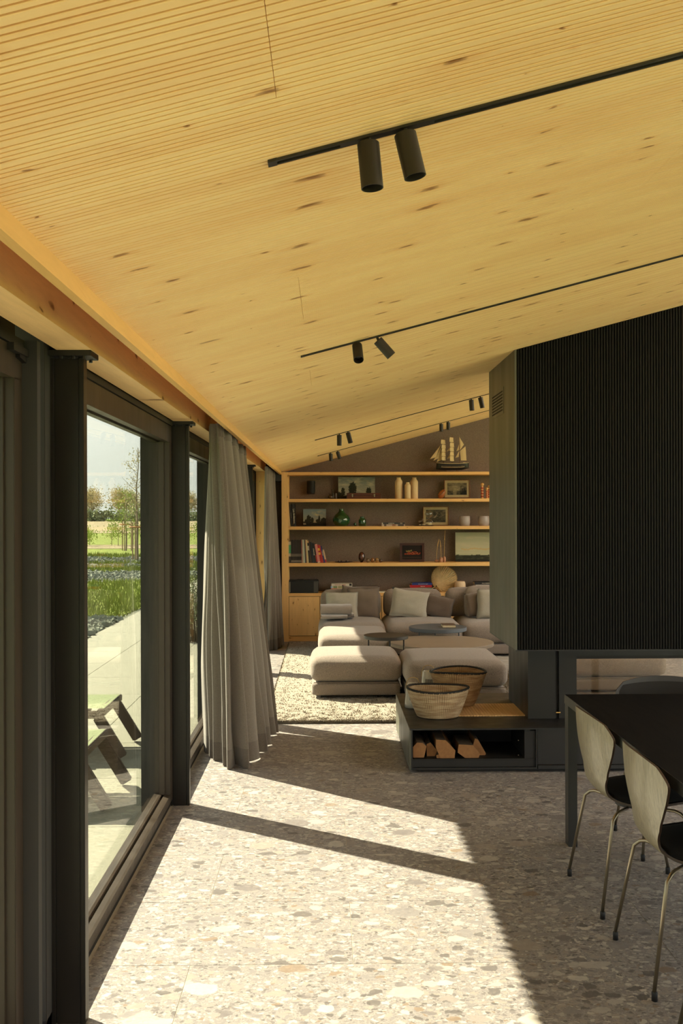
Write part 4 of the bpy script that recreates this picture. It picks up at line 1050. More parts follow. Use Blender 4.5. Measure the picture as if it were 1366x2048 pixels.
def make_chair(name, lab, group=None):
    t = empty(name, (0,0,0), lab, 'chair', group)
    nu, nv = 22, 64
    def surf(off): return [shell_pt(i/(nu-1), j/(nv-1), off) for j in range(nv) for i in range(nu)]
    fs = [(j*nu+i, j*nu+i+1, (j+1)*nu+i+1, (j+1)*nu+i) for j in range(nv-1) for i in range(nu-1)]
    a = surf(-0.0045); b = surf(0.0045)
    m = MB(); m.add(a, fs); o = local(m.build('shell', M['shell'], smooth='all'), t)
    m = MB(); m.add(b, fs); o2 = local(m.build('shell_front', M['shelldark'], smooth='all'), t)
    per = [i for i in range(nu)] + [j*nu+nu-1 for j in range(1, nv)] + [(nv-1)*nu+i for i in range(nu-2, -1, -1)] + [j*nu for j in range(nv-2, 0, -1)]
    m = MB(); k = len(per); m.add([a[q] for q in per]+[b[q] for q in per], [(i, (i+1)%k, (i+1)%k+k, i+k) for i in range(k)]); local(m.build('ply_edge', M['edge'], smooth='all'), t)
    # thin seat pad following the shell
    def pad(u, v):
        s_ = 2*u-1; vv = 0.035+0.43*v; e_ = max(0, (1-abs(s_)**4))*max(0, 1-abs(2*v-1)**6)
        x_, y_, z_ = shell_pt(0.5+0.46*s_, vv, 0.006+0.016*e_**0.4); return (x_, y_, z_)
    m = MB(); m.grid(pad, 20, 24); local(m.build('seat_pad', M['pad'], smooth='all'), t)
    def bkpad(u, v):
        s_ = 2*u-1; vv = 0.46+0.50*v; e_ = max(0, (1-abs(s_)**4))*max(0, 1-abs(2*v-1)**6)
        x_, y_, z_ = shell_pt(0.5+0.46*s_, vv, 0.006+0.008*e_**0.4); return (x_, y_, z_)
    m = MB(); m.grid(bkpad, 18, 24); local(m.build('back_pad', M['pad'], smooth='all'), t)
    for sx in (-1, 1):
        for sy in (-1, 1):
            fx = -0.235 if sx < 0 else 0.225; fy = 0.245*sy
            top = Vector((0.055*sx-0.02, 0.085*sy, 0.405)); kn = Vector((0.13*sx-0.02, 0.178*sy, 0.412)); k2 = Vector((0.155*sx-0.02, 0.196*sy, 0.385)); ft = Vector((fx, fy, 0.03))
            if sx > 0: kn.x -= 0.0
            pts = [top, top.lerp(kn, .55), top.lerp(kn, .85)+Vector((0,0,0.001)), kn*0.75+k2*0.25, kn*0.35+k2*0.65, k2, k2.lerp(ft, .1), ft]
            leg = local(MB().tube(pts, 0.0072, 12).build('leg', M['chrome'], smooth='all'), t)
            local(MB().lathe([(0.0085,0),(0.0105,0.001),(0.0105,0.028),(0.0085,0.032)], (fx-0.001*sx, fy, 0), 12).build('rubber_foot', M['rubber'], smooth='all'), leg)
    m = MB(); m.cyl((-0.02,0,0.398), (-0.02,0,0.436), 0.078, 0.078, 24); local(m.build('hub_cap', M['rubber'], smooth=True), t)
    for sy in (-1, 1):
        local(MB().box(-0.045, 0.0, 0.13*sy-0.014, 0.13*sy+0.014, 0.398, 0.425).build('bumper', M['rubber'], bevel=.003), t)
    return t
ch = make_chair('dining_chair', 'bent shell dining chair at the far left corner of the black table')
def place(c, x_, y_, rz, lab=None):
    c.location = (x_, y_, 0); c.rotation_euler = (0,0,rz)
    if lab: c['label'] = lab
c1_ = copy_tree(ch); c2_ = copy_tree(ch); c3_ = copy_tree(ch)
place(ch, 1.345, 4.325, R(2))
place(c1_, 1.345, 3.625, R(-1), 'bent shell dining chair in the middle of the near row, fully visible back')
place(c2_, 1.350, 2.915, R(1), 'bent shell dining chair cut off at the lower right edge of the photo')
place(c3_, 1.745, 4.975, R(-90), 'dark shell chair at the head of the table before the fireplace')
for c in (ch, c1_, c2_, c3_): c['group'] = 'shell chairs around the dining table'

# ================================================================ TRACK LIGHTS
def track(y_, x0, x1, lab):
    t = empty('light_track', (x0, y_, CEIL(x0)), lab, 'track')
    m = MB(); W = 0.026; H = 0.005
    def q(x, z): return z
    for (ya, yb, za, zb_) in ((-W/2, -W/2+0.006, -H, 0.0), (W/2-0.006, W/2, -H, 0.0), (-W/2+.006, W/2-.006, -0.001, 0.0)):
        vs = []
        for x in (x0, x1):
            for (yy, zz) in ((ya, za), (yb, za), (yb, zb_), (ya, zb_)): vs.append((x, y_+yy, CEIL(x)+zz-0.0005))
        m.add(vs, [(0,1,2,3),(7,6,5,4),(0,4,5,1),(1,5,6,2),(2,6,7,3),(3,7,4,0)])
    m.build('channel', M['spot'], t)
    for xa, xb in ((x0-0.004, x0+0.014),):
        vs = []
        for x in (xa, xb):
            for (yy, zz) in ((-W/2-.001, -H-.001), (W/2+.001, -H-.001), (W/2+.001, 0), (-W/2-.001, 0)): vs.append((x, y_+yy, CEIL(x)+zz))
        MB().add(vs, [(0,1,2,3),(7,6,5,4),(0,4,5,1),(1,5,6,2),(2,6,7,3),(3,7,4,0)]).build('end_cap', M['spot'], t)
    return t
def insert_(y_, xa, xb):
    m = MB(); vs = []
    for x in (xa, xb):
        for (yy, zz) in ((-0.009, -0.0055), (0.009, -0.0055), (0.009, -0.001), (-0.009, -0.001)): vs.append((x, y_+yy, CEIL(x)+zz))
    return m.add(vs, [(0,1,2,3),(7,6,5,4),(0,4,5,1),(1,5,6,2),(2,6,7,3),(3,7,4,0)])
def spot(x, y_, tilt_x, tilt_y, lab, L=0.092, r_=0.0222, first=None, grp=None):
    t = empty('spotlight', (x, y_, CEIL(x)-0.02), lab, 'spotlight', grp)
    insert_(y_, x-0.055, x+0.06).build('adapter', M['spot'], t)
    d = Matrix.Rotation(tilt_x, 3, 'X') @ Matrix.Rotation(tilt_y, 3, 'Y') @ Vector((0,0,-1))
    top = Vector((x, y_, CEIL(x)-0.010)); a = top + Vector((0,0,-0.006 if abs(tilt_x)+abs(tilt_y) > 0.5 else 0.0))
    MB().cyl((x, y_, CEIL(x)-0.003), tuple(a + d*0.012), 0.006, n=10).build('stem', M['spot'], t)
    T = Matrix.Translation(a + d*0.004) @ (Vector((0,0,-1)).rotation_difference(d)).to_matrix().to_4x4()
    prof_ = [(r_-0.002, 0), (r_, -0.002), (r_, -L), (r_-0.002, -L), (r_-0.0025, -L+0.03), (0.009, -L+0.035)]
    MB().lathe(prof_, (0,0,0), 32, T).build('housing', M['spot'], t, smooth=True)
    MB().lathe([(0.0092,-L+0.034),(0.009,-L+0.031),(0.006,-L+0.029),(0.001,-L+0.0285)], (0,0,0), 16, T).build('lens', M['clearlens'], t, smooth=True)
    return t
M['clearlens'] = plain('lamp_lens', (160,152,140), 0.2, spec=0.8)
def onceil(px, y_):
    d = ray(px, 0); x = d[0]/d[1]*y_
    return x
TR = [(1.992, 'nearest black ceiling track, thick line across the upper right'), (4.42, 'second black ceiling track, ending above the middle of the room'),
      (9.35, 'third thin ceiling track, above the sofa group'), (11.85, 'last thin ceiling track, closest to the bookshelf wall')]
for y_, lab in TR: track(y_, -0.112, 3.3, lab)
spot(onceil(735,1.992), 1.992, R(-3), R(-5), 'left spotlight hanging from the nearest ceiling track')
spot(onceil(808,1.992), 1.992, R(-2), R(-13), 'right spotlight hanging from the nearest ceiling track', L=0.090)
spot(onceil(712,4.42), 4.42, R(-38), R(-3), 'left spotlight on the second track, lens turned to the viewer')
spot(onceil(752,4.42), 4.42, R(8), R(-42), 'right spotlight on the second track, swung to the right')
spot(onceil(676,9.35), 9.35, R(2), 0, 'left spotlight of the left pair on the third track', L=0.10)
spot(onceil(693,9.35), 9.35, R(-6), R(-14), 'tilted right spotlight of the left pair on the third track', L=0.10)
spot(onceil(940,9.35), 9.35, 0, R(-4), 'left spotlight of the right pair on the third track', L=0.10)
spot(onceil(958,9.35), 9.35, 0, R(-12), 'right spotlight of the right pair on the third track', L=0.10)
spot(onceil(658.5,11.85), 11.85, 0, R(-3), 'left spotlight of the left pair on the last track', L=0.09)
spot(onceil(672,11.85), 11.85, 0, R(-18), 'tilted right spotlight of the left pair on the last track', L=0.09)
spot(onceil(880,11.85), 11.85, 0, 0, 'left spotlight of the right pair on the last track', L=0.09)
spot(onceil(894,11.85), 11.85, 0, 0, 'right spotlight of the right pair on the last track', L=0.09)

# ================================================================ BOOKSHELF
SY = 13.08; SB = YB
SH = [2.218, 1.866, 1.506, 1.028, 0.632]; TH = [0.038, 0.040, 0.042, 0.046, 0.040]
bs = empty('bookshelf', (1.6, 13.25, 0), 'wall-wide spruce bookshelf with four open shelves and low cabinets', 'bookshelf')
MB().box(-0.600, -0.510, SY, SB, 0.0, 2.218).build('side_upright', M['post'], bs, bevel=.002)
MB().box(XR-0.12, XR-0.02, SY, SB, 0.0, 2.218).build('side_upright', M['post'], bs)
for z, th in zip(SH, TH): MB().box(-0.510, XR-0.12, SY+0.003, SB-0.002, z-th, z).build('shelf_board', M['shelfx'], bs, bevel=.001)
x = -0.505; 
MB().box(-0.51, XR-0.12, SY+0.03, SB, 0.075, 0.59).build('carcass', M['blackdeep'], bs)
MB().box(-0.51, XR-0.12, SY+0.012, SY+0.03, 0.004, 0.072).build('toe_board', M['shelfx'], bs)
while x < XR-0.5:
    x1 = min(x+0.405, XR-0.125)
    MB().box(x, x1-0.006, SY+0.004, SY+0.026, 0.078, 0.586).build('cabinet_door', M['shelfz'], bs, bevel=.0015); x = x1
# dark stop at the end of the toe board
MB().box(-0.115, -0.06, SY+0.008, SY+0.02, 0.010, 0.068).build('toe_gap', M['blackdeep'], bs)

def shelf_pt(px, z, y_=13.24): 
    d = ray(px, 1000); return Vector((d[0]/d[1]*y_, y_, z))
def ppm(y_=13.24): return FPX/y_
def solid(name, rgb, rough=0.6, **k): return plain(name, rgb, rough, **k)

# ---- text helper
def text_mesh(name, s_, size, mat, T, parent, align='CENTER', extrude=0.0004):
    cu = bpy.data.curves.new('t', 'FONT'); cu.body = s_; cu.size = size; cu.align_x = align; cu.align_y = 'CENTER'; cu.extrude = extrude; cu.resolution_u = 2
    ob = bpy.data.objects.new('t', cu); COL.objects.link(ob); bpy.context.view_layer.update()
    me = bpy.data.meshes.new_from_object(ob.evaluated_get(bpy.context.evaluated_depsgraph_get())); bpy.data.objects.remove(ob)
    o = bpy.data.objects.new(name, me); COL.objects.link(o); me.materials.clear(); me.materials.append(mat); o.matrix_basis = T
    if parent: par(o, parent)
    tag(o, kind='stuff'); return o
INK = solid('white_ink', (226,218,196), 0.7, bump=0); INKR = solid('red_ink', (176,44,34), 0.7, bump=0); INKY = solid('yellow_ink', (226,176,54), 0.7, bump=0)
PAGE = solid('book_pages', (206,190,158), 0.9)
def book_up(x, z, wd, h, dp, rgb, lab, lean=0.0, grp=None, text=None, tcol=None, tsize=0.5, bands=(), tpos=0.5):
    y0 = 13.10 + random.Random(int(x*999)).uniform(0, .012)
    t = empty('book', (x+wd/2, y0+dp/2, z), lab, 'book', grp)
    T = Matrix.Translation((x+wd/2, y0, z)) @ Matrix.Rotation(lean, 4, 'Y')
    off = (wd/2)*abs(math.sin(lean)); T = Matrix.Translation((0,0,off)) @ T
    c = solid('cover_%d_%d_%d' % rgb, rgb, 0.5, var=0.05)
    m = MB().box(-wd/2, wd/2, 0, 0.003, 0, h, T); m.box(-wd/2, -wd/2+0.0025, 0.003, dp, 0, h, T); m.box(wd/2-0.0025, wd/2, .003, dp, 0, h, T); m.build('cover', c, t)
    MB().box(-wd/2+0.0027, wd/2-0.0027, 0.004, dp-0.004, 0.003, h-0.004, T).build('pages', PAGE, t)
    for z0, z1, rc in bands:
        MB().box(-wd/2-0.0002, wd/2+.0002, -0.0008, 0.0, z0*h, z1*h, T).build('spine_band', solid('band_%d_%d_%d' % rc, rc, 0.6, bump=0), t)
    if text:
        TT = T @ Matrix.Translation((0, -0.0014, h*tpos)) @ Matrix.Rotation(R(90), 4, 'X') @ Matrix.Rotation(R(-90), 4, 'Z')
        text_mesh('spine_lettering', text, wd*tsize, tcol or INK, TT, t)
    return t
def book_flat(xa, xb, z, th, dp, rgb, lab, y0=13.12, text=None, tcol=None, bands=(), tx=0.5, ts=0.75, grp=None, rz=0.0):
    t = empty('book', ((xa+xb)/2, y0+dp/2, z), lab, 'book', grp)
    T = Matrix.Translation(((xa+xb)/2, y0, z)) @ Matrix.Rotation(rz, 4, 'Z'); W = xb-xa
    c = solid('cover_%d_%d_%d' % rgb, rgb, 0.5, var=0.05)
    m = MB().box(-W/2, W/2, 0, 0.003, 0, th, T); m.box(-W/2, W/2, .003, dp, 0, 0.0025, T); m.box(-W/2, W/2, .003, dp, th-0.0025, th, T); m.build('cover', c, t)
    MB().box(-W/2+0.003, W/2-0.003, 0.004, dp-0.003, 0.0027, th-0.0027, T).build('pages', PAGE, t)
    for a, b, rc in bands: MB().box(-W/2+a*W, -W/2+b*W, -0.0009, 0.0, 0.001, th-0.001, T).build('spine_band', solid('band_%d_%d_%d' % rc, rc, 0.6, bump=0), t)
    if text: text_mesh('spine_lettering', text, th*ts, tcol or INK, T @ Matrix.Translation((-W/2+tx*W, -0.0016, th/2)) @ Matrix.Rotation(R(90), 4, 'X'), t)
    return t

# ---- shelf 3: upright books, small painting, green glass ...
z3 = SH[2]+0.0005; k = 13.10/FPX
X3 = lambda px: shelf_pt(px, 0, 13.10).x
book_up(X3(577.5), z3, 0.020, 0.283, 0.2, (196,166,120), 'slim beige book leaning at the left end of the third shelf', R(-4), text=None)
book_up(X3(581.8), z3, 0.022, 0.290, 0.2, (26,24,24), 'black book with small title between the beige and the bold one', R(-3.4), text='Lumiere du nord', tsize=0.45)
book_up(X3(586.4), z3, 0.034, 0.292, 0.2, (24,22,22), 'black book with large pale lettering on the third shelf', R(-3.0), text='Les Ardennes', tsize=1.02, tpos=0.46)
# ---- shelf 4: long row of books
z4 = SH[3]+0.0005; X4 = lambda px: shelf_pt(px, 0, 13.10).x
book_up(X4(575.6), z4, 0.040, 0.285, 0.19, (60,56,50), 'green-banded book at the left end of the long book row', 0, bands=((0.02,0.28,(58,52,48)),(0.30,0.44,(176,168,148)),(0.45,0.82,(70,150,104)),(0.83,0.98,(176,168,148))))
x = X4(582.0)
g1 = 'dark magazines with pale spine bars in the long book row'
for i in range(12):
    book_up(x, z4, 0.0108, 0.300+0.002*math.sin(i*2), 0.2, [(44,36,30),(36,30,26),(52,42,36)][i % 3], 'thin dark magazine with two pale bars near the spine foot', 0, g1, bands=((0.03,0.12,(126,116,102)),(0.28,0.40,(112,102,90)))); x += 0.0116
specs = [(0.010,0.302,(120,40,34),-1.5,'thin dark red book after the magazines in the long row',None),(0.018,0.303,(204,198,178),-2,'first pale cream book in the long row',None),(0.018,0.301,(190,188,172),-2.4,'second pale book with grey spine marks in the long row',None),
 (0.014,0.300,(70,92,84),-3,'thin green-grey book between pale books in the long row',None),(0.012,0.298,(110,56,40),-3.4,'narrow rust-brown book in the long row',None),(0.028,0.302,(206,188,142),-4,'thick cream book in the middle of the long row',None),
 (0.022,0.298,(40,36,34),-4.5,'dark book with pale top patch in the long row','p'),(0.016,0.290,(88,64,48),-5,'brown striped book in the long row',None),(0.022,0.275,(26,24,26),-6,'plain black book before the lettered one in the long row',None),
 (0.014,0.268,(40,60,88),-6.5,'thin blue-black book in the long row',None),(0.030,0.262,(22,22,24),-8,'black book with white capital lettering in the long row','STRANGE'),(0.022,0.255,(48,34,30),-9,'dark book with red foot in the long row','r'),
 (0.032,0.246,(206,128,118),-10,'salmon pink book in the long row','q'),(0.034,0.236,(170,34,32),-11,'red book with yellow marks in the long row','y'),(0.016,0.232,(176,48,42),-11.5,'thin plain red book in the long row',None),(0.020,0.226,(38,46,104),-12,'dark blue book near the right end of the long row','DANUBE'),
 (0.024,0.176,(190,160,128),-13,'short tan book with red foot, right end of the long row','f')]
x = X4(602.8)
for wd, h, rgb, ln, lab, tx in specs:
    bd = (); tt = None; tc_ = None
    if tx == 'p': bd = ((0.88,0.98,(206,160,110)),(0.55,0.75,(190,180,160)))
    elif tx == 'r': bd = ((0.05,0.4,(168,44,40)),)
    elif tx == 'y': bd = ((0.45,0.58,(226,176,54)),(0.68,0.82,(226,176,54)))
    elif tx == 'f': bd = ((0.02,0.25,(150,40,36)),)
    elif tx == 'q': bd = ((0.0,0.05,(220,200,180)),)
    elif tx: tt = tx
    book_up(x, z4, wd, h, 0.19, rgb, lab, R(ln), None, tt, tc_, 0.7, bd, 0.55); x += wd*0.90+0.0008
# ---- painted boards
def paint_mat():
    m = bpy.data.materials.new('painted_board'); m.use_nodes = True; a = m.node_tree.nodes.new('ShaderNodeVertexColor'); a.layer_name = 'paint'
    b = m.node_tree.nodes['Principled BSDF']; m.node_tree.links.new(a.outputs[0], b.inputs['Base Color']); b.inputs['Roughness'].default_value = 0.6; b.inputs['Specular IOR Level'].default_value = 0.25; return m
PM = paint_mat()
def picture(px0, px1, py0, py1, y_, fn, parent, nx=72, ny=54, name='painted_surface', inset=0.0, lean=0.03):
    a = atY(px0, py1, y_); b = atY(px1, py0, y_)
    xa, xb, za, zb_ = a.x+inset, b.x-inset, a.z+inset, b.z-inset
    m = MB(); m.grid(lambda u, v: (xa+(xb-xa)*u, y_+(za+(zb_-za)*v-za+inset)*lean, za+(zb_-za)*v), nx, ny)
    me = bpy.data.meshes.new(name); me.from_pydata(m.v, [], m.f); me.materials.append(PM)
    ca = me.color_attributes.new('paint', 'FLOAT_COLOR', 'POINT'); i = 0
    for j in range(ny):
        for q in range(nx):
            c = s2l([max(0, min(255, w_)) for w_ in fn(q/(nx-1), j/(ny-1))]); ca.data[i].color = (*c, 1); i += 1
    o = bpy.data.objects.new(name, me); COL.objects.link(o); par(o, parent); return o
N_ = lambda x, y, s=0: noise.fractal(Vector((x, y, s)), 0.8, 2.0, 5)
def L3(a, b, t): t = max(0, min(1, t)); return tuple(p+(q-p)*t for p, q in zip(a, b))
def canvas(px0, px1, py0, py1, y_, fn, lab, z=None, depth=0.02, name='landscape_painting', frame=None, fw=0.012, matw=0.0, lean=0.03, nx=72, ny=54, framecol=None, cat='painting'):
    a = atY(px0, py1, y_); b = atY(px1, py0, y_)
    t = empty(name, ((a.x+b.x)/2, y_, a.z), lab, cat)
    H = b.z-a.z
    sh = Matrix.Identity(4); sh[1][2] = lean; sh[1][3] = -a.z*lean
    if frame:
        for (xa, xb, za, zb_) in ((a.x, b.x, a.z, a.z+fw), (a.x, b.x, b.z-fw, b.z), (a.x, a.x+fw, a.z+fw, b.z-fw), (b.x-fw, b.x, a.z+fw, b.z-fw)):
            MB().box(xa, xb, y_-0.010, y_+depth, za, zb_, sh).build('frame_side', frame, t, bevel=.002)
        MB().box(a.x+fw*.6, b.x-fw*.6, y_+0.006, y_+0.012, a.z+fw*.6, b.z-fw*.6, sh).build('mat_board' if matw else 'backing', solid('mat_cream', (214,196,156), 0.8) if matw else M['blackdeep'], t)
        if matw: 
            o = picture(px0, px1, py0, py1, y_+0.004, fn, t, nx, ny, 'print', fw+matw, lean)
        else: o = picture(px0, px1, py0, py1, y_+0.004, fn, t, nx, ny, 'painted_surface', fw, lean)
        if matw: MB().box(a.x+fw, b.x-fw, y_-0.002, y_-0.001, a.z+fw, b.z-fw, sh).build('glazing', M['clear'], t)
    else:
        MB().box(a.x, b.x, y_+0.001, y_+depth, a.z, b.z, sh).build('board', solid('board_edge', (120,104,80), 0.8), t)
        picture(px0, px1, py0, py1, y_, fn, t, nx, ny, 'painted_surface', 0.0, lean)
    return t
def land1(u, v):
    sky = L3((176,168,140), (120,130,124), v*1.1); c = N_(u*5, v*7+3); sky = L3(sky, (206,190,152), max(0, c*0.9+0.15)*(0.35+0.65*v)); sky = L3(sky, (104,104,92), max(0, N_(u*4+9, v*9)*0.8)*0.6)
    hor = 0.13
    for cx, w_, h_ in ((0.13,0.055,0.38),(0.39,0.105,0.66),(0.83,0.075,0.40),(0.03,0.05,0.18)):
        e_ = ((u-cx)/w_)**2 + ((v-hor-h_*0.42)/(h_*0.52))**2 + N_(u*26, v*20, 4)*0.55
        if e_ < 1: return L3((38,40,24), (58,60,32), N_(u*30, v*30, 2))
    if v < hor+0.05*N_(u*8, 1)+0.02: return L3((40,36,22), (92,84,50), N_(u*9, v*30)*0.9+0.2)
    return sky
def land2(u, v):
    sky = L3((170,156,124), (120,136,138), v*1.1); c = N_(u*4+2, v*5+7); sky = L3(sky, (204,180,132), max(0, c+0.25)*math.exp(-((u-0.66)/0.25)**2-((v-0.72)/0.17)**2)*1.3)
    hor = 0.27+0.02*N_(u*9, 2)
    for cx, w_, h_ in ((0.24,0.10,0.44),(0.39,0.07,0.30),(0.13,0.07,0.2),(0.70,0.045,0.42),(0.64,0.09,0.20),(0.92,0.17,0.28)):
        e_ = ((u-cx)/w_)**2 + ((v-0.22-h_*0.4)/(h_*0.55))**2 + N_(u*20, v*20, 6)*0.5
        if e_ < 1: return (44,42,28)
    if v < hor:
        if (u-0.55)**2/0.02+(v-0.24)**2/0.002 < 1 or (u < 0.17-v*0.4 and 0.08 < v < 0.17): return (158,140,110)
        return L3((30,27,18), (60,54,34), N_(u*9, v*20))
    return sky
def engr1(u, v):
    c = 118+56*math.exp(-((u-0.42)/0.3)**2-((v-0.55)/0.4)**2)+34*N_(u*6, v*8); 
    if v < 0.34 and abs(u-0.38) > 0.09: c -= 50+30*N_(u*12, v*9)
    for cx, h_ in ((0.70,0.72),(0.77,0.5),(0.84,0.55),(0.93,0.62)):
        if abs(u-cx) < 0.025+(0.05 if cx > .8 else 0) and v < h_: c -= 52
    return (c, c*0.93, c*0.76)
def engr2(u, v):
    c = 96+50*N_(u*4, v*5)+20*v
    e_ = math.exp(-((u-0.62)/0.3)**2-((v-0.62)/0.2)**2); c -= 56*e_*(0.6+N_(u*8, v*8))
    if v < 0.35: c = 74+58*N_(u*10+v*14, v*12)
    if abs(u-0.42-(v-.35)*0.5) < 0.05*(0.75-v)*2.4 and 0.35 < v < 0.72: c = 168
    return (c, c*0.92, c*0.76)
def fruit(u, v):
    c = (26,16,12)
    if 0.1 < v < 0.16+0.03*u: c = (52,36,24)
    for i in range(38):
        a = i*2.39; r_ = 0.028*i**0.72; cx = 0.52+r_*math.cos(a)*1.15; cy = 0.36+r_*abs(math.sin(a))*0.55*(1 if i % 3 else 0.4)
        d = math.hypot((u-cx)*1.25, v-cy)
        if d < 0.048: c = L3([(206,92,44),(176,52,30),(214,150,76)][i % 3], (90,28,16), d/0.05)
    if 0.50 < v < 0.75 and abs(v-0.60-0.35*(u-0.35)*math.sin(u*30)) < 0.05 and 0.2 < u < 0.5: c = (118,104,58)
    return c
def abstract(u, v):
    c = L3((176,172,140), (150,160,132), abs(v-0.5)*1.4); c = L3(c, (190,182,150), N_(u*2, v*9)*0.8)
    if abs(v-0.43-0.03*N_(u*7, 3)-0.012*math.sin(u*16)) < 0.022 and u > 0.15: c = L3(c, (186,152,96), 0.6)
    if v < 0.225+0.012*N_(u*8, 5): c = L3((34,38,26), (86,88,62), max(0, N_(u*5, v*26)*1.2+0.05))
    if v < 0.06: c = (26,27,20)
    return c
canvas(676.5, 750, 954, 996.5, 13.36, land1, 'wide cloudy landscape painting leaning behind the wooden box', name='landscape_painting')
canvas(606.5, 652, 1018, 1052.2, 13.30, land2, 'small landscape painting with trees and clouds, left of the green vase', name='landscape_painting')
canvas(911, 990, 1064.5, 1123, 13.30, abstract, 'pale green abstract seascape canvas at the right of the fourth shelf', name='canvas_painting', depth=0.03)
FW1 = wood('frame_oak', (126,82,44), (84,50,24), 'x', knots=False); FW2 = solid('frame_mahogany', (62,28,18), 0.3, spec=0.6)
canvas(888.5, 940, 959.5, 996, 13.32, engr1, 'framed monochrome harbour print beside the shell-shaped wooden object', name='framed_print', frame=FW1, fw=0.008, matw=0.034, cat='picture')
canvas(846, 897.5, 1013, 1051, 13.34, engr2, 'framed monochrome print of a ship in a storm, behind the hourglasses', name='framed_print', frame=FW1, fw=0.008, matw=0.034, cat='picture')
canvas(799.5, 848.5, 1086, 1123.5, 13.28, fruit, 'dark framed still life of orange fruit on the fourth shelf', name='framed_painting', frame=FW2, fw=0.032, cat='painting', nx=90, ny=70)

# ---- shelf 2 items
z2 = SH[1]+0.0005
p = atY(622, 975, 13.40)
t = empty('wall_speaker', (p.x, 13.40, p.z-0.09), 'black cylinder speaker mounted on the felt wall, top shelf bay', 'speaker')
MB().lathe([(0.050,-0.088),(0.056,-0.080),(0.056,0.086),(0.052,0.09),(0.001,0.09)], (p.x, 13.385, p.z), 32).build('housing', M['black'], t, smooth=True)
MB().box(p.x-0.02, p.x+0.02, 13.43, YB, p.z-0.04, p.z+0.04).build('bracket', M['black'], t)
MB().lathe([(0.0565,-0.070),(0.0565,0.075)], (p.x, 13.385, p.z), 32).build('grille_cloth', M['blackdeep'], t, smooth=True)
# figurine, small bottle
BRN = solid('brown_glaze', (72,52,36), 0.3, spec=0.6); GRN = solid('green_glass_dark', (18,68,34), 0.08, spec=0.9, var=0.2, coat=0.6)
p = shelf_pt(661, z2, 13.22)
t = empty('stoneware_jug', p, 'small round brown stoneware jug left of the wide landscape', 'jug')
MB().lathe([(0.022,0),(0.034,0.012),(0.036,0.03),(0.026,0.05),(0.012,0.060),(0.012,0.07),(0.002,0.07)], p, 24).build('body', BRN, t, smooth='all')
MB().tube([p+Vector((-0.012,0,0.062)), p+Vector((-0.022,0,0.07)), p+Vector((-0.020,0,0.084))], 0.004, 8).build('spout', BRN, t, smooth='all')
p = shelf_pt(666, z2, 13.30)
t = empty('forked_vase', p, 'dark forked bottle standing between the jug and the tumbler', 'vase')
MB().lathe([(0.016,0),(0.02,0.02),(0.014,0.05),(0.008,0.07),(0.007,0.11),(0.001,0.11)], p, 20).build('body', solid('dark_olive', (46,42,28), 0.3, coat=.4), t, smooth='all')
for s_ in (-1, 1): MB().tube([p+Vector((0,0,0.10)), p+Vector((s_*0.010,0,0.115)), p+Vector((s_*0.016,0,0.132))], [0.007,0.005,0.006], 8).build('prong', MATS['dark_olive'], t, smooth='all')
p = shelf_pt(671.5, z2, 13.22)
o = MB().lathe([(0.017,0),(0.018,0.002),(0.017,0.068),(0.014,0.076),(0.001,0.076)], p, 24).build('stone_tumbler', solid('tumbler_grey', (84,76,70), 0.35), smooth=True); tag(o, 'small grey cylinder tumbler just before the wide landscape painting', 'tumbler')
# wooden case with two clasps
a = atY(693.5, 997, 13.16); b = atY(761, 985, 13.16); WX = wood('case_walnut', (84,42,26), (48,22,14), 'x', knots=False, rough=0.35)
t = empty('wooden_case', ((a.x+b.x)/2, 13.2, z2), 'dark red-brown wooden case with two metal clasps', 'case')
MB().box(a.x, b.x, 13.16, 13.27, z2, z2+0.046).build('base', WX, t, bevel=.002); MB().box(a.x, b.x, 13.16, 13.27, z2+0.048, z2+0.078).build('lid', WX, t, bevel=.004)
for px in (705, 749):
    q = shelf_pt(px, z2, 13.16); MB().prism([(q.x-.010,z2+.064),(q.x+.010,z2+.064),(q.x+.007,z2+.048),(q.x+.009,z2+.044),(q.x+.003,z2+.022),(q.x-.003,z2+.022),(q.x-.009,z2+.044),(q.x-.007,z2+.048)], 13.154, 13.160, 'y').build('clasp', M['chrome'], t)
CER = solid('bisque_ceramic', (214,190,146), 0.75, var=0.04)
for px, r_, h, y_, lab in ((797.5, 0.051, 0.283, 13.22, 'tall cream shouldered vase standing apart, left of the trio'), (815.5, 0.040, 0.215, 13.16, 'shortest cream vase in the middle of the trio'), (828.5, 0.051, 0.283, 13.27, 'tall cream shouldered vase at the right of the trio')):
    p = shelf_pt(px, z2, y_)
    t = empty('bisque_vase', p, lab, 'vase', 'cream ceramic vases on the second shelf')
    MB().lathe([(r_*.96,0),(r_,0.004),(r_,h*0.80),(r_*.97,h*0.82),(r_*0.60,h*0.925),(r_*0.55,h*.94),(r_*0.55,h*0.985),(r_*0.58,h),(r_*0.50,h),(r_*0.48,h*0.94),(0.001,h*.93)], p, 36).build('body', CER, t, smooth='all')
    MB().tube([p+Vector((r_*.54*math.cos(i*.2618), r_*.54*math.sin(i*.2618), h-.001)) for i in range(24)], 0.0022, 6, closed=True).build('lip', CER, t, smooth='all')
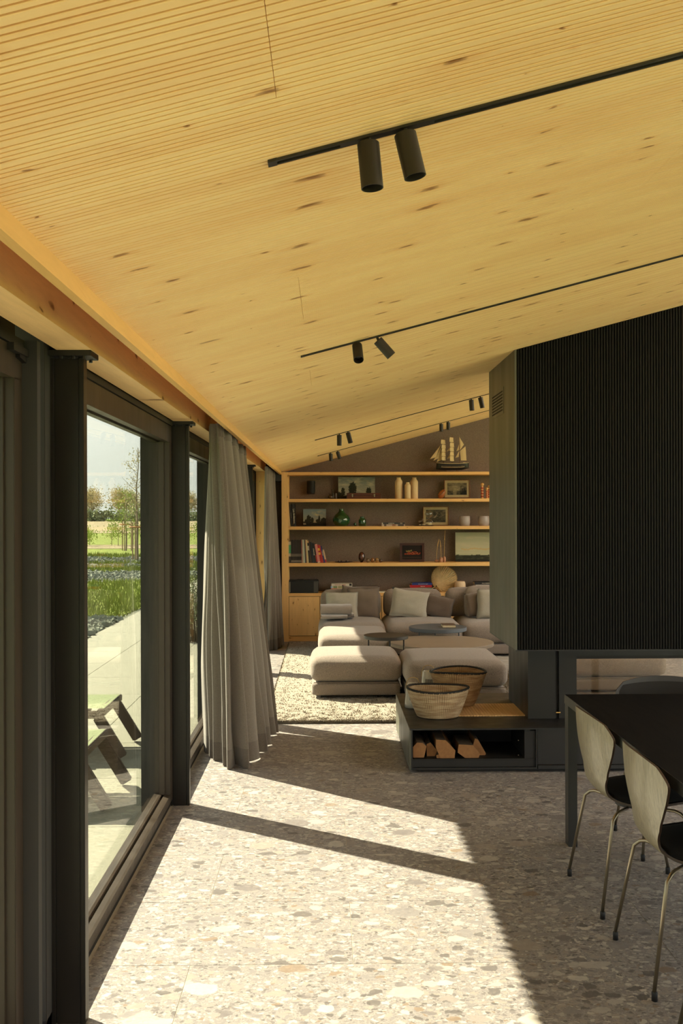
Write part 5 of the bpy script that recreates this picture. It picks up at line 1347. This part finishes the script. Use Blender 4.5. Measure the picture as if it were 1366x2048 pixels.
# carved seed-shaped wooden piece
p = shelf_pt(883.5, z2, 13.20); WN = solid('polished_wood', (150,84,36), 0.3, spec=0.5, var=0.12, scale=14)
t = empty('carved_shell', p, 'polished brown shell-shaped carving leaning on the harbour print', 'ornament')
T = Matrix.Translation(p+Vector((0,0,0.060))) @ Matrix.Rotation(R(32), 4, 'Y')
MB().ico((0,0,0), 0.058, 3, (0.72,0.55,1.12), 0.10, 2, T).build('shell_body', WN, t, smooth='all')
MB().tube([T @ Vector(q) for q in ((-0.030,-0.028,-0.045),(-0.012,-0.036,-0.01),(0.004,-0.034,0.03),(0.0,-0.02,0.062))], 0.003, 6).build('slit', BRN, t, smooth='all')
MB().ico(tuple(p+Vector((0.035,0,0.112))), 0.012, 2, (1,1,1.2)).build('tip', WN, t, smooth='all')
# kokeshi style peg dolls
SK = solid('doll_wood', (216,168,104), 0.4, var=0.04); HAIR = solid('doll_hair', (34,24,20), 0.5); REDP = solid('doll_red', (168,56,36), 0.5, var=0.2, scale=60)
for px, h, y_, r_, lab in ((964.6, 0.212, 13.20, 0.0185, 'tall wooden peg doll with red painted body, left of the group'), (974.0, 0.150, 13.16, 0.0145, 'short wooden peg doll in the middle of the group'), (978.5, 0.185, 13.26, 0.018, 'wooden peg doll at the right, partly hidden by the chimney')):
    p = shelf_pt(px, z2, y_); t = empty('peg_doll', p, lab, 'doll', 'painted peg dolls on the second shelf')
    hr = r_*1.28; hb = h-hr*1.9
    MB().lathe([(r_*.95,0),(r_*1.0,0.01),(r_*0.92,hb*0.5),(r_*0.95,hb*0.85),(r_*0.55,hb),(0.001,hb)], p, 24).build('body', SK, t, smooth='all')
    m = MB()
    for i, zf in enumerate((0.12,0.34,0.56,0.78)): m.lathe([(r_*1.01,hb*zf),(r_*1.015,hb*(zf+0.02)),(r_*1.0,hb*(zf+0.11))], p, 24)
    for i in range(5): m.ico((p.x+r_*0.5*math.sin(i*2.1), p.y-r_*0.85, p.z+hb*(0.2+0.14*i)), r_*0.3, 1)
    o = m.build('painted_pattern', REDP, t); tag(o, kind='stuff')
    hd = MB().ico(tuple(p+Vector((0,0,h-hr))), hr, 3, (1,1,0.95)).build('head', SK, t, smooth='all')
    m = MB(); m.ico(tuple(p+Vector((0,hr*0.12,h-hr*0.78))), hr*1.0, 2, (1,1,0.82)); m.build('hair', HAIR, hd, smooth='all')
    for s_ in (-1, 1): MB().ico(tuple(p+Vector((s_*hr*0.35,-hr*0.93,h-hr*1.05))), hr*0.11, 1).build('eye', HAIR, hd)
# ---- model ship on the top shelf
z1 = SH[0]+0.0005; yS = 13.24
sp0 = atY(903, 936, yS)
t = empty('model_ship', (sp0.x, yS, z1), 'three-masted model sailing ship with cream sails and black hull', 'model ship')
HULL = solid('hull_black', (20,20,24), 0.4); DK = solid('deck_cream', (196,176,132), 0.5); SAIL = solid('sail_canvas', (206,184,138), 0.85, var=0.05, scale=20); MAST = solid('mast_brown', (110,72,38), 0.6)
def SP(px, py, dy=0.0): 
    q = atY(px, py, yS); return Vector((q.x, yS+dy, q.z))
xb_, xs_ = SP(873,926).x, SP(937.5,926).x; zd = SP(900,927.5).z; zk = z1+0.028
m = MB()
def hull(u, v):
    x_ = xb_+(xs_-xb_)*u; f = (1-(2*u-1)**4)**0.6 if 0 < u < 1 else 0; w_ = 0.042*f*(0.35+0.65*v**0.5)+0.001
    sheer = 0.012*(2*u-1)**2; keel = 0.016*max(0, (2*u-1.55))*3+0.02*max(0, 0.45-2*u)
    return x_, w_, zk+keel+(zd+sheer-zk-keel)*v
for s_ in (-1, 1): m.grid(lambda u, v: (hull(u,v)[0]+ (0.006*(v-1) if u < .2 else 0), yS+s_*hull(u,v)[1], hull(u,v)[2]), 30, 8)
m.build('hull', HULL, t, smooth='all')
MB().grid(lambda u, v: (hull(u,1)[0], yS+(2*v-1)*hull(u,1)[1], hull(u,1)[2]-0.003), 30, 4).build('deck', MAST, t)
for s_ in (-1, 1):
    MB().tube([(hull(i/29,1)[0], yS+s_*hull(i/29,1)[1], hull(i/29,1)[2]) for i in range(30)], 0.0034, 6).build('gunwale', DK, t)
    MB().tube([(hull(i/29,.45)[0], yS+s_*(hull(i/29,.45)[1]+.001), hull(i/29,.42)[2]) for i in range(4,26)], 0.0022, 6).build('white_stripe', DK, t)
    m = MB()
    for i in range(17):
        q = hull(0.16+0.68*i/16, .6); m.box(q[0]-0.003, q[0]+0.003, yS+s_*(q[1]+.001)-.002, yS+s_*(q[1]+.001)+.002, q[2]-0.006, q[2]-0.001)
    o = m.build('gun_ports', DK, t); tag(o, kind='stuff')
MB().box(xs_-0.075, xs_-0.045, yS-0.02, yS+0.02, zd-.002, zd+0.016).build('deckhouse', DK, t)
MB().box(sp0.x-0.10, sp0.x+0.10, yS-0.025, yS+0.025, z1, z1+0.008).build('stand', MAST, t, bevel=.001)
for dx in (-0.07, 0.07): MB().box(sp0.x+dx-0.006, sp0.x+dx+0.006, yS-0.012, yS+0.012, z1+0.008, zk+0.012).build('stand_post', MAST, t)
masts = [(887.5, 872), (904.0, 867), (918.5, 874)]
for px, py in masts: MB().tube([SP(px+0.5, 929), SP(px, py)], [0.0035, 0.0014], 8).build('mast', MAST, t)
MB().tube([SP(875,928), SP(858.5,919)], [0.003,0.001], 6).build('bowsprit', MAST, t)
def sq(pxc, y0, y1, w0, w1, belly):
    a = SP(pxc, y0); b = SP(pxc, y1); k_ = yS/FPX
    m = MB(); m.grid(lambda u, v: ((a.x*(1-v)+b.x*v)+(u-.5)*(w0*(1-v)+w1*v)*k_ - 0.35*belly*math.sin(math.pi*v), yS-0.012+(u-.5)*0.05-belly*math.sin(math.pi*v)*0.9, a.z*(1-v)+b.z*v-0.004*math.sin(math.pi*u)*v), 8, 8)
    m.build('square_sail', SAIL, t, smooth='all')
    MB().tube([Vector((a.x-(w0/2+1)*k_, yS-0.04, a.z)), Vector((a.x+(w0/2+1)*k_, yS+0.02, a.z))], 0.0016, 5).build('yard', MAST, t)
for y0, y1, w_ in ((879.7,888,9),(889.5,897,8.5),(897.5,904,8),(905,912.5,8),(913.5,920.5,8)): sq(887.5-(y0 < 889)*1.0, y0, y1, w_, w_+1, 0.012)
for y0, y1, w_ in ((875,884,8),(885.5,894,8.5),(895,903,8),(904,911,8),(912,922,8)): sq(904-(y0 < 880), y0, y1, w_, w_+1, 0.012)
def tri(pts, dy=0.0, name='staysail', bel=0.006):
    P_ = [SP(*q, dy) for q in pts]; m = MB()
    if len(P_) == 3: P_.append(P_[2].lerp(P_[0], 0.02))
    def f(u, v):
        a = P_[0].lerp(P_[1], u); b = P_[3].lerp(P_[2], u); q = a.lerp(b, v); return (q.x, q.y-bel*math.sin(math.pi*u)*math.sin(math.pi*v), q.z)
    m.grid(f, 8, 8); m.build(name, SAIL, t, smooth='all')
tri([(883,888),(860,918),(871,915)], 0.0); tri([(883,893),(867,921.5),(878,916)], 0.006); tri([(885,896),(873.5,924),(884,919.5)], 0.012)
tri([(901,893),(893,903),(900.5,901)], 0.008); tri([(903,903.5),(894,917.5),(901,916)], 0.008)
tri([(918.5,888),(913,902),(919,900)], 0.008); tri([(918.8,901),(911,915.5),(917.5,914)], 0.008)
tri([(918.2,873),(928,889),(920,900.5)], 0.0, 'gaff_topsail'); tri([(920,902),(931,892.5),(933,921),(922,921)], 0.0, 'spanker_sail')
MB().tube([SP(919,901), SP(932,890.5)], 0.0018, 5).build('gaff', MAST, t); MB().tube([SP(919,922), SP(934,921.5)], 0.0018, 5).build('boom', MAST, t)
rg_ = MB()
for a, b in (((887.5,873),(858.5,919)),((904,868),(888,905)),((918.5,875),(904,910)),((858.5,919),(873,932)),((904,868),(918.5,905)),((887.5,875),(896,926)),((904,870),(912,926)),((918.5,876),(926,926))): rg_.tube([SP(*a), SP(*b)], 0.0006, 3)
o = rg_.build('rigging', MAST, t); tag(o, kind='stuff')
# ---- shelf 3 items
p = shelf_pt(682.5, z3, 13.22)
t = empty('green_vase', p, 'large glossy bottle-green bulb vase on the third shelf', 'vase')
MB().lathe([(0.055,0),(0.075,0.006),(0.100,0.035),(0.115,0.075),(0.112,0.105),(0.088,0.145),(0.050,0.178),(0.033,0.198),(0.030,0.225),(0.034,0.232),(0.028,0.232),(0.025,0.20),(0.001,0.19)], p, 44).build('body', GRN, t, smooth='all')
p = shelf_pt(710, z3, 13.18); o = MB().ico(tuple(p+Vector((0,0,0.024))), 0.024, 3, (0.78,0.78,1)).build('glass_egg', GRN, smooth='all'); tag(o, 'tiny dark green egg between the bulb vase and the green jar', 'ornament')
p = shelf_pt(724.5, z3, 13.20)
t = empty('green_jar', p, 'small cylindrical dark green glass jar on the third shelf', 'jar')
MB().lathe([(0.044,0),(0.049,0.004),(0.050,0.08),(0.040,0.098),(0.029,0.104),(0.029,0.115),(0.033,0.12),(0.033,0.127),(0.026,0.127),(0.024,0.105),(0.001,0.10)], p, 36).build('body', GRN, t, smooth='all')
MB().lathe([(0.051,0),(0.0512,0.003)], p, 36).build('foot_ring', M['chrome'], t)
xa, xb = X3(763.5), X3(810); 
book_flat(xa, xb, z3, 0.025, 0.22, (176,160,146), 'lower pale magazine in the flat pair on the third shelf', bands=((0.10,0.2,(70,60,58)),(0.45,0.6,(140,100,80)),(0.7,0.95,(60,56,60))))
book_flat(xa+0.002, xb-0.004, z3+0.0255, 0.022, 0.22, (48,46,44), 'upper black magazine with white title in the flat pair on the third shelf', text='INVERZAL', tx=0.42, ts=0.8, bands=((0,0.05,(190,184,170)),(0.8,0.9,(130,120,110))))
# hourglasses on a black tray
t = empty('black_tray', shelf_pt(847, z3, 13.17), 'thin black oval tray under the three hourglasses', 'tray')
p = shelf_pt(847.5, z3, 13.17); MB().lathe([(0.120,0),(0.142,0.004),(0.145,0.008),(0.138,0.007),(0.001,0.005)], p, 48, None, 1, 0.38).build('plate', M['black'], t, smooth='all')
SAND = solid('sand', (214,196,160), 0.9)
for px, h, lab in ((839.5, 0.066, 'smallest hourglass, left on the black tray'), (847.0, 0.090, 'middle hourglass on the black tray'), (858.0, 0.186, 'tallest glass hourglass before the storm print')):
    p = shelf_pt(px, z3+0.0085, 13.17); r_ = h*0.29; t = empty('hourglass', p, lab, 'hourglass')
    pr = []
    for i in range(25):
        f = i/24; g = abs(2*f-1); pr.append((max(0.0022, r_*(math.sin(min(1, g*1.0)*math.pi*0.80))**0.9*1.02 if g < 1 else 0.002), h*f))
    pr[0] = (r_*0.5, 0); pr[-1] = (r_*0.4, h)
    MB().lathe(pr, p, 28).build('glass_bulbs', M['clear'], t, smooth='all')
    MB().lathe([(r_*0.62,0.003),(r_*0.82,h*0.10),(r_*0.6,h*0.16),(0.001,h*0.20)], p, 24).build('sand', SAND, t, smooth='all')
POT = solid('lilac_glaze', (158,146,142), 0.35, var=0.08, scale=16)
for px, lab in ((928.8, 'left one of two pale lilac-grey glazed pots'), (967, 'right one of two pale lilac-grey glazed pots, by the chimney')):
    p = shelf_pt(px, z3, 13.20); t = empty('glazed_pot', p, lab, 'pot', 'lilac-grey pots on the third shelf')
    MB().lathe([(0.060,0),(0.066,0.004),(0.074,0.05),(0.073,0.105),(0.069,0.125),(0.064,0.127),(0.062,0.12),(0.060,0.02),(0.001,0.02)], p, 40).build('body', POT, t, smooth='all')
    MB().tube([p+Vector((0.0665*math.cos(i*.2244), 0.0665*math.sin(i*.2244), 0.1265)) for i in range(28)], 0.003, 6, closed=True).build('rim', POT, t, smooth='all')
# ---- shelf 4 items
p = shelf_pt(687, z4, 13.20)
t = empty('wooden_plate', p, 'dark shallow wooden plate holding beads on the fourth shelf', 'plate')
MB().lathe([(0.07,0),(0.117,0.008),(0.118,0.011),(0.10,0.009),(0.001,0.006)], p, 40).build('dish', solid('plate_wood', (66,40,28), 0.5), t, smooth='all')
BD = [solid('bead_dark', (50,46,46), 0.25), solid('bead_grey', (130,124,120), 0.25)]
for i in range(12):
    a = i/12*6.283; q = p+Vector((0.066*math.cos(a), 0.04*math.sin(a), 0.0175)); o = MB().ico(tuple(q), 0.0085, 2).build('bead', BD[i % 2], smooth='all'); tag(o, 'dark and grey round beads lying in a ring on the wooden plate', 'bead', 'beads on the wooden plate')
p = shelf_pt(723, z4, 13.22)
t = empty('dark_egg', p, 'large dark marbled egg standing upright on the fourth shelf', 'ornament')
EG = NT('marbled_egg'); EG.setp(EG.ramp(EG.noise(EG.obj(), 9, 3).outputs['Fac'], [(0.45, s2l((50,44,38))), (0.6, s2l((100,48,30)))]), 0.2, spec=0.7, coat=0.5)
MB().ico(tuple(p+Vector((0,0,0.070))), 0.066, 4, (0.66,0.66,1.03)).build('shell', EG.m, t, smooth='all')
MB().lathe([(0.018,0),(0.02,0.003),(0.016,0.01),(0.001,0.01)], p, 20).build('foot', BRN, t)
for px, r_, rgb, lab in ((735.3,0.0265,(120,96,72),'first small mottled ball right of the large dark egg'),(744.8,0.0285,(140,92,48),'amber striped ball in the row of small eggs'),(753.6,0.0285,(158,120,70),'golden spindle-shaped egg in the row of small eggs'),(761.5,0.023,(74,52,44),'dark banded little egg at the right end of the row')):
    p = shelf_pt(px, z4, 13.16); E2 = NT('egg_%d' % int(px)); c = s2l(rgb); v = E2.mapv(E2.obj(), scale=(1,1,1)); wv = E2.n('ShaderNodeTexWave'); wv.inputs['Scale'].default_value = 22; wv.inputs['Distortion'].default_value = 6; E2.l(v, wv.inputs[0])
    E2.setp(E2.mix(wv.outputs['Fac'], tuple(q*0.3 for q in c), tuple(min(1, q*1.5) for q in c)), 0.2, coat=0.5)
    t = empty('small_egg', p, lab, 'ornament', 'small eggs beside the large dark egg')
    MB().ico(tuple(p+Vector((0,0,r_*1.08))), r_, 3, (0.95,0.9,1.08)).build('shell', E2.m, t, smooth='all')
    if px > 750: MB().tube([p+Vector((r_*0.96*math.cos(i*.2618), r_*0.91*math.sin(i*.2618), r_*1.08)) for i in range(24)], 0.0022, 6, closed=True).build('band', BRN, t)
PINK = solid('pinkwood', (176,126,94), 0.4, var=0.1, scale=20); REED = solid('dry_grass', (206,170,100), 0.9)
for px, r_, h, hh, y_, lab, bend in ((872.8, 0.0275, 0.034, 0.31, 13.20, 'lowest wide wooden bud vase with a dried stem, left', 0.035), (881.8, 0.0235, 0.066, 0.30, 13.14, 'front wooden bud vase with a dried stem, middle', -0.012), (888.3, 0.0215, 0.074, 0.435, 13.18, 'wooden bud vase with the tallest dried stem, right', 0.012)):
    p = shelf_pt(px, z4, y_); t = empty('bud_vase', p, lab, 'vase', 'wooden bud vases on the fourth shelf')
    MB().lathe([(r_*.9,0),(r_,0.003),(r_,h*.7),(r_*.8,h*.9),(r_*.35,h),(r_*.2,h),(0.001,h*.9)], p, 28).build('body', PINK, t, smooth='all')
    st = [p+Vector((bend*(i/8)**2.2, 0, h*0.8+(hh-h)*i/8)) for i in range(9)]
    MB().tube(st, 0.0022, 5).build('stem', REED, t)
    m = MB(); rr = random.Random(int(px))
    for i in range(110):
        f = 0.62+0.38*rr.random(); q = p+Vector((bend*f**2.2, 0, h*0.8+(hh-h)*f)); a = rr.random()*6.28; L = 0.016*(1.25-f); m.tube([q, q+Vector((math.cos(a)*L*.45, math.sin(a)*L*.45, L*1.3))], [0.0016, 0.0005], 3)
    o = m.build('plume', REED, t); tag(o, kind='stuff')
# ---- cabinet top items
z5 = SH[4]+0.0005
a = shelf_pt(576.8, z5, 13.12); b = shelf_pt(636.5, z5, 13.12)
t = empty('music_player', ((a.x+b.x)/2, 13.25, z5), 'glossy black tabletop music player on the left cabinet', 'music player')
GL = solid('gloss_black', (14,13,12), 0.3, spec=0.3)
MB().box(a.x, b.x, 13.125, 13.38, z5, z5+0.168).build('body', GL, t, bevel=.008)
MB().box(a.x+0.008, b.x-0.07, 13.120, 13.1245, z5+0.012, z5+0.150).build('front_glass', GL, t)
MB().box(b.x-0.062, b.x-0.005, 13.120, 13.1245, z5+0.008, z5+0.152).build('side_panel', solid('player_grey', (64,60,54), 0.3, spec=.5), t)
MB().box(a.x+0.012, a.x+0.020, 13.118, 13.120, z5+0.01, z5+0.148).build('trim_line', M['chrome'], t)
MB().box(a.x+0.11, a.x+0.19, 13.2, 13.3, z5+0.168, z5+0.172).build('dial', M['black'], t)
X5 = lambda px: shelf_pt(px, 0, 13.12).x
st_ = [(662,703,0.028,(92,128,172),'blue book at the bottom of the stack behind the left sofa seat',(),None),(661.5,704.5,0.030,(216,204,180),'cream book with orange-red block in the stack behind the left sofa seat',((0,0.33,(206,84,36)),(0.64,0.69,(176,36,30)),(0.9,1.0,(150,40,36))),None),
  (661,704,0.032,(214,208,186),'cream book with blue and green blocks in the stack behind the left sofa seat',((0,0.08,(146,176,200)),(0.12,0.30,(120,138,100)),(0.34,0.66,(164,158,112))),('Relish',0.86)),(662.5,704,0.028,(222,216,198),'white book with red title on top of the stack behind the left sofa seat',((0.86,0.97,(44,34,30)),),('NATIONAAL PARK',0.42))]
z = z5
for pa, pb, th, rgb, lab, bd, tx in st_:
    book_flat(X5(pa), X5(pb), z, th, 0.20, rgb, lab, 13.13, tx[0] if tx else None, INKR, bd, tx[1] if tx else .5, 0.62); z += th+0.0006
st_ = [(818,864,0.034,(60,120,90),'dark green book at the bottom of the stack left of the fan',(),None),(822,863,0.030,(40,118,86),'green book under the red one left of the fan',((0,0.28,(170,28,30)),),None),(820,863.5,0.032,(176,26,30),'red book with white title in the stack left of the fan',(),('Sapiens',0.58)),(824,864,0.028,(34,52,118),'blue book on top of the stack left of the fan',(),('de wereld in kaart',0.55))]
z = z5
for pa, pb, th, rgb, lab, bd, tx in st_:
    book_flat(X5(pa), X5(pb), z, th, 0.20, rgb, lab, 13.13, tx[0] if tx else None, INK, bd, tx[1] if tx else .5, 0.62); z += th+0.0006
st_ = [(950,1010,0.040,(60,50,44),'brown book at the bottom of the right stack by the chimney',(),None),(952,1006,0.030,(120,100,80),'tan book in the middle of the right stack by the chimney',(),None),(951,1004,0.028,(206,200,184),'white book under the black one by the chimney',(),None),(949,1006,0.034,(20,20,22),'black book with white title on top of the right stack by the chimney',(),('M & GARDEN',0.42))]
z = z5
for pa, pb, th, rgb, lab, bd, tx in st_:
    book_flat(X5(pa), X5(pb), z, th, 0.20, rgb, lab, 13.13, tx[0] if tx else None, INK, bd, tx[1] if tx else .5, 0.6); z += th+0.0006
a = X5(712); b = X5(756)
t = empty('grey_box', ((a+b)/2, 13.25, z5), 'flat grey box on the cabinet behind the taupe cushion', 'box')
MB().box(a, b, 13.18, 13.36, z5, z5+0.062).build('base', solid('box_grey', (104,94,86), 0.6), t, bevel=.002); MB().box(a-.001, b+.001, 13.179, 13.361, z5+0.063, z5+0.078).build('lid', solid('box_lid', (130,118,108), 0.5), t, bevel=.002)
o = MB().box(X5(752), X5(771), 13.12, 13.3, z5, z5+0.012).build('paper_stack', INK); tag(o, 'thin white paper stack on the cabinet between two sofa backs', 'paper')
# woven palm fan
c = atY(888.5, 1157, 13.30); cz0 = c.z
t = empty('palm_fan', (c.x, 13.30, z5), 'round pleated palm-leaf fan leaning on the felt wall', 'fan')
FA = solid('palm_leaf', (214,192,146), 0.8, var=0.12, scale=30)
piv = atY(872.5, 1172, 13.27); out = []
nf = 72
def fr_(a): # heart shaped rim
    q = atY(888.5+25.5*math.cos(a)*(1.0), 1157-25.5*math.sin(a)*(1-0.0*math.cos(a))+1.5*math.sin(2*a), 13.30); return q
m = MB(); vs = [tuple(piv)]; rim = []
for i in range(nf+1):
    a = R(-128)+R(352)*i/nf if False else 2*math.pi*i/nf; q = fr_(a); q.y = 13.30+0.011*(1 if i % 2 else -1)+(q.z-cz0)*0.06; rim.append(q); vs.append(tuple(q))
m.add(vs, [(0, i+1, i+2) for i in range(nf)]); m.build('pleated_leaf', FA, t)
MB().tube(rim[:-1], 0.0045, 6, closed=True).build('rim', solid('fan_rim', (176,146,94), 0.7), t, smooth='all')
h0 = atY(859, 1181, 13.24); MB().tube([piv, piv.lerp(h0, .5)+Vector((0,0,0.004)), Vector((h0.x, 13.22, max(h0.z, z5+0.01)))], 0.006, 8).build('handle', MATS['fan_rim'], t, smooth='all')
h1 = atY(882, 1182, 13.24); MB().tube([piv, h1], 0.005, 8).build('handle', MATS['fan_rim'], t, smooth='all')
m = MB(); m.ico(tuple(piv+Vector((0,-.01,0))), 0.009, 2); m.build('binding', HAIR, t)
p = shelf_pt(919.5, z5, 13.20)
t = empty('paper_lamp', p, 'low cream bowl-shaped lamp right of the palm fan', 'lamp')
MB().lathe([(0.045,0),(0.060,0.01),(0.075,0.06),(0.073,0.10),(0.066,0.135),(0.058,0.142),(0.001,0.142)], p, 36).build('shade', solid('lamp_cream', (214,186,150), 0.8), t, smooth='all')
MB().lathe([(0.05,0),(0.052,0.006),(0.001,0.008)], p, 24).build('base', BRN, t)
a = atY(895, 1186.5, 13.12)
